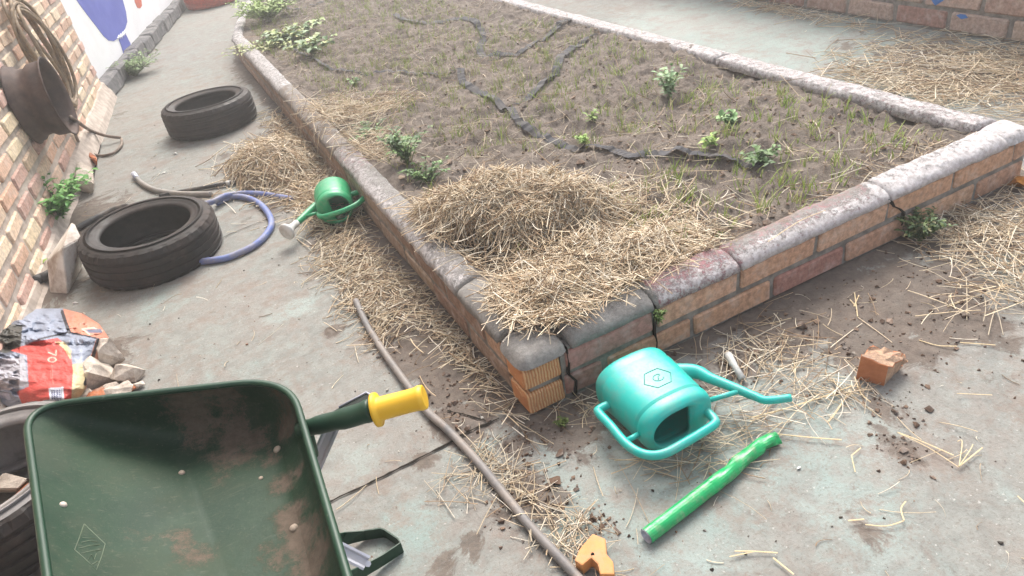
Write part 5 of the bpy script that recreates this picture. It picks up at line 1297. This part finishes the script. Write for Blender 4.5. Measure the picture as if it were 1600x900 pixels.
# bolts: set on the tray by casting the sight of the photo onto the mesh
from mathutils.bvhtree import BVHTree
bv = BVHTree.FromPolygons([v.co+wl0 for v in tray.data.vertices], [tuple(p.vertices) for p in tray.data.polygons])
def hit(u, v):
    loc, nor, idx, d = bv.ray_cast(Vector(CAMP), ray(u, v).normalized()); 
    if loc is None: return None, None
    if nor.dot(ray(u, v)) > 0: nor = -nor
    return loc, nor
for (u, v, m, r) in [(98, 790, M_boltw, .0055), (284, 740, M_bolt, .0055), (434, 703, M_bolt, .007), (460, 826, M_bolt, .007), (408, 748, M_bolt, .004)]:
    loc, nor = hit(u, v)
    if loc is None: continue
    Vb, Fb = lathe_vf([(r, 0), (r*.95, r*.35), (r*.7, r*.6), (r*.3, r*.75), (.0001, r*.8)], 16); rm = nor.to_track_quat('Z', 'Y').to_matrix()
    o = mesh('bolt', [rm @ Vector(q)+loc+nor*.001-wl0 for q in Vb], Fb, m, wb, smooth=True)
# embossed diamond mark
M_emb = simple('enamel_edge', (.10, .13, .085), None, 30, .5, .3, 0)
def embl(pts, r=.0009):
    P = []
    for u, v in pts:
        loc, nor = hit(u, v)
        if loc is not None: P.append(loc+nor*.001-wl0)
    return P
V = []; F = []
for ln in [[(131, 820), (148, 836), (164, 851), (158, 872), (150, 892), (134, 876), (116, 860), (124, 840), (131, 820)], [(128, 841), (148, 843)], [(126, 849), (138, 846), (152, 848)], [(122, 858), (138, 854), (156, 852)], [(126, 866), (142, 862), (158, 860)], [(136, 876), (142, 868), (146, 876), (150, 866)], [(142, 884), (152, 878)]]:
    Pn = embl(ln)
    if len(Pn) > 1: V, F = tube_vf(Pn, .0009, 5, True, 1, V, F)
if V: mesh('embossed_mark', V, F, M_emb, wb, smooth=True)
# handle: folded tube from beneath the rim to the grip
zh = .47
H0 = at(468, 673, .452); H1 = at(490, 666, .46); H2 = at(545, 652, .475); H3 = at(582, 640, .485)
V, F = tube_vf(smooth_path([H0, H1, H2, H3], 6), [.0135]*3+[.0145]*4+[.0160]*4+[.018]*5+[.0195]*3, 16); 
mesh('handle', shift(V, wl0), F, M_genam_rim, wb, smooth=True)
# folded flange beside the handle
fl = [at(488, 662, .455), at(530, 637, .46), at(573, 614, .475), at(580, 618, .48), at(582, 632, .487), at(560, 640, .478), at(520, 652, .465)]
Vn = [p-wl0 for p in fl]; n = len(Vn); cenf = sum(Vn, Vector())/n
V = Vn+[v+Vector((.0, .0, -.003)) for v in Vn]; F = [tuple(range(n)), tuple(range(2*n-1, n-1, -1))]+[(i, (i+1) % n, n+(i+1) % n, n+i) for i in range(n)]
o = mesh('flange', V, F, simple('slit_shade', (.012, .018, .014), None, 20, .4, .4, 0), wb); fix_normals(o)  # flange coloured near-black for the shade in the open slit
V, F = tube_vf([fl[1]+Vector((0, 0, .001)), fl[2]+Vector((0, 0, .001)), fl[3]+Vector((0, 0, .001)), fl[4]+Vector((0, 0, .002))], .0022, 8); mesh('flange_edge', shift(V, wl0), F, M_steel, wb, smooth=True)
g0 = at(585, 641, .485); g1_ = at(664, 620, .495); gd = (g1_-g0); GL = gd.length; gd.normalize()
P = [g0+gd*q for q in (0, .001, .007, .008, .012, .5*GL, GL-.016, GL-.010, GL-.008, GL-.001, GL)]
R = [.020, .0285, .0285, .0205, .0200, .0195, .0195, .0205, .0208, .0200, .018]
V, F = tube_vf(P, R, 28)
for i in range(4, 7):
    for s in range(28):
        if s % 2: V[i*28+s] = P[i]+(V[i*28+s]-P[i])*.965
o = mesh('grip', shift(V, wl0), F, M_yellow, wb, smooth=True)
for p in o.data.polygons:
    if len(p.vertices) > 4: p.use_smooth = False
# second handle (below the frame of the photo)
off2 = Vector((-.02, -.50, 0))
V, F = tube_vf(smooth_path([H0+off2, H1+off2, H2+off2, H3+off2], 6), [.0135]*3+[.0145]*4+[.0160]*4+[.018]*5+[.0195]*3, 16); mesh('handle', shift(V, wl0), F, M_genam_rim, wb, smooth=True)
V, F = tube_vf([p+off2 for p in P], R, 28); mesh('grip', shift(V, wl0), F, M_yellow, wb, smooth=True)
# leg loops: flat strip
def striploop(pts, wd, name, m, th=.003, up=None):
    P = [Vector(p) for p in pts]; n = len(P); V = []; F = []
    for i in range(n):
        T = (P[min(i+1, n-1)]-P[max(i-1, 0)]).normalized(); u_ = Vector(up or (0, 0, 1)); u_ = (u_-T*u_.dot(T)).normalized(); s = T.cross(u_).normalized()
        V += [P[i]+u_*wd/2+s*th/2, P[i]+u_*wd/2-s*th/2, P[i]-u_*wd/2-s*th/2, P[i]-u_*wd/2+s*th/2]
    for i in range(n-1): F += [(4*i+k, 4*i+(k+1) % 4, 4*i+4+(k+1) % 4, 4*i+4+k) for k in range(4)]
    F += [(0, 1, 2, 3), (4*n-1, 4*n-2, 4*n-3, 4*n-4)]
    o = mesh(name, shift(V, wl0), F, m, wb); fix_normals(o); return o
def legset(off):
    z0 = .016
    p = [at(440, 868, .22), at(500, 852, .10), at(537, 842, .03), at(570, 836, z0), at(597, 832, z0), at(603, 834, z0), at(624, 848, z0), at(628, 855, z0), at(600, 874, z0+.002), at(565, 894, .03), at(520, 915, .08), at(450, 950, .2)]
    striploop([q+off for q in p], .030, 'leg', M_genam_rim)
legset(Vector((0, 0, 0))); legset(off2)
def chan(a, b2, wd, name, m, off=Vector((0, 0, 0))):
    a = a+off; b2 = b2+off; T = (b2-a).normalized(); view = (Vector(CAMP)-(a+b2)/2).normalized(); s = T.cross(view).normalized(); nv = s.cross(T).normalized()
    prof = [(-.5, 0), (-.5, .35), (-.34, .38), (-.2, .15), (.2, .15), (.34, .38), (.5, .35), (.5, 0), (.3, -.06), (-.3, -.06)]
    V = []; F = []
    for p in (a, b2):
        for x, y in prof: V.append(p+s*x*wd+nv*y*wd*.6-wl0)
    k = len(prof); F = [(i, (i+1) % k, k+(i+1) % k, k+i) for i in range(k)]+[tuple(range(k))[::-1], tuple(range(k, 2*k))]
    o = mesh(name, V, F, m, wb); fix_normals(o); return o
chan(at(522, 660, .43), at(462, 800, .20), .026, 'brace', M_steel)
chan(at(490, 838, .11), at(573, 880, .045), .030, 'brace', M_steel)
V, F = tube_vf([at(575, 881, .050), at(575, 881, .064)], .0065, 6); mesh('bolt', shift(V, wl0), F, M_steel, wb)
chan(at(522, 660, .43), at(462, 800, .20), .026, 'brace', M_steel, off2)
# frame rails to the wheel and the wheel itself
fc = (rimc[0]+rimc[3])/2; wc = Vector((fc.x-.02, fc.y-.02, .15)); axd = (rimc[3]-rimc[0]); axd.z = 0; axd.normalize()
for s in (-1, 1):
    a = H0+(off2 if s > 0 else Vector()); f0 = flo[0 if s < 0 else 3]; f1 = flo[1 if s < 0 else 2]; V, F = tube_vf([a+Vector((.012, 0, -.004)), a+Vector((.005, 0, -.06)), f1+Vector((.03, 0, -.03)), f1+Vector((0, 0, -.035)), f0+Vector((0, 0, -.035)), wc+axd*s*.05], .009, 10); mesh('frame_rail', shift(V, wl0), F, M_genam_rim, wb, smooth=True)
V, F = lathe_vf([(.095, -.02), (.12, -.028), (.14, -.024), (.15, -.012), (.152, 0), (.15, .012), (.14, .024), (.12, .028), (.095, .02)], 48, closed=True)
rm = axd.to_track_quat('Z', 'Y').to_matrix(); whl = mesh('wheel', [rm @ Vector(q)+wc-wl0 for q in V], F, M_rub, wb, smooth=True); fix_normals(whl)
V, F = lathe_vf([(.0, -.03), (.02, -.03), (.022, -.006), (.09, -.012), (.098, -.02), (.098, .02), (.09, .012), (.022, .006), (.02, .03), (0, .03)], 40)
o = mesh('hub', [rm @ Vector(q)+wc-wl0 for q in V], F, M_steel, whl, smooth=True)
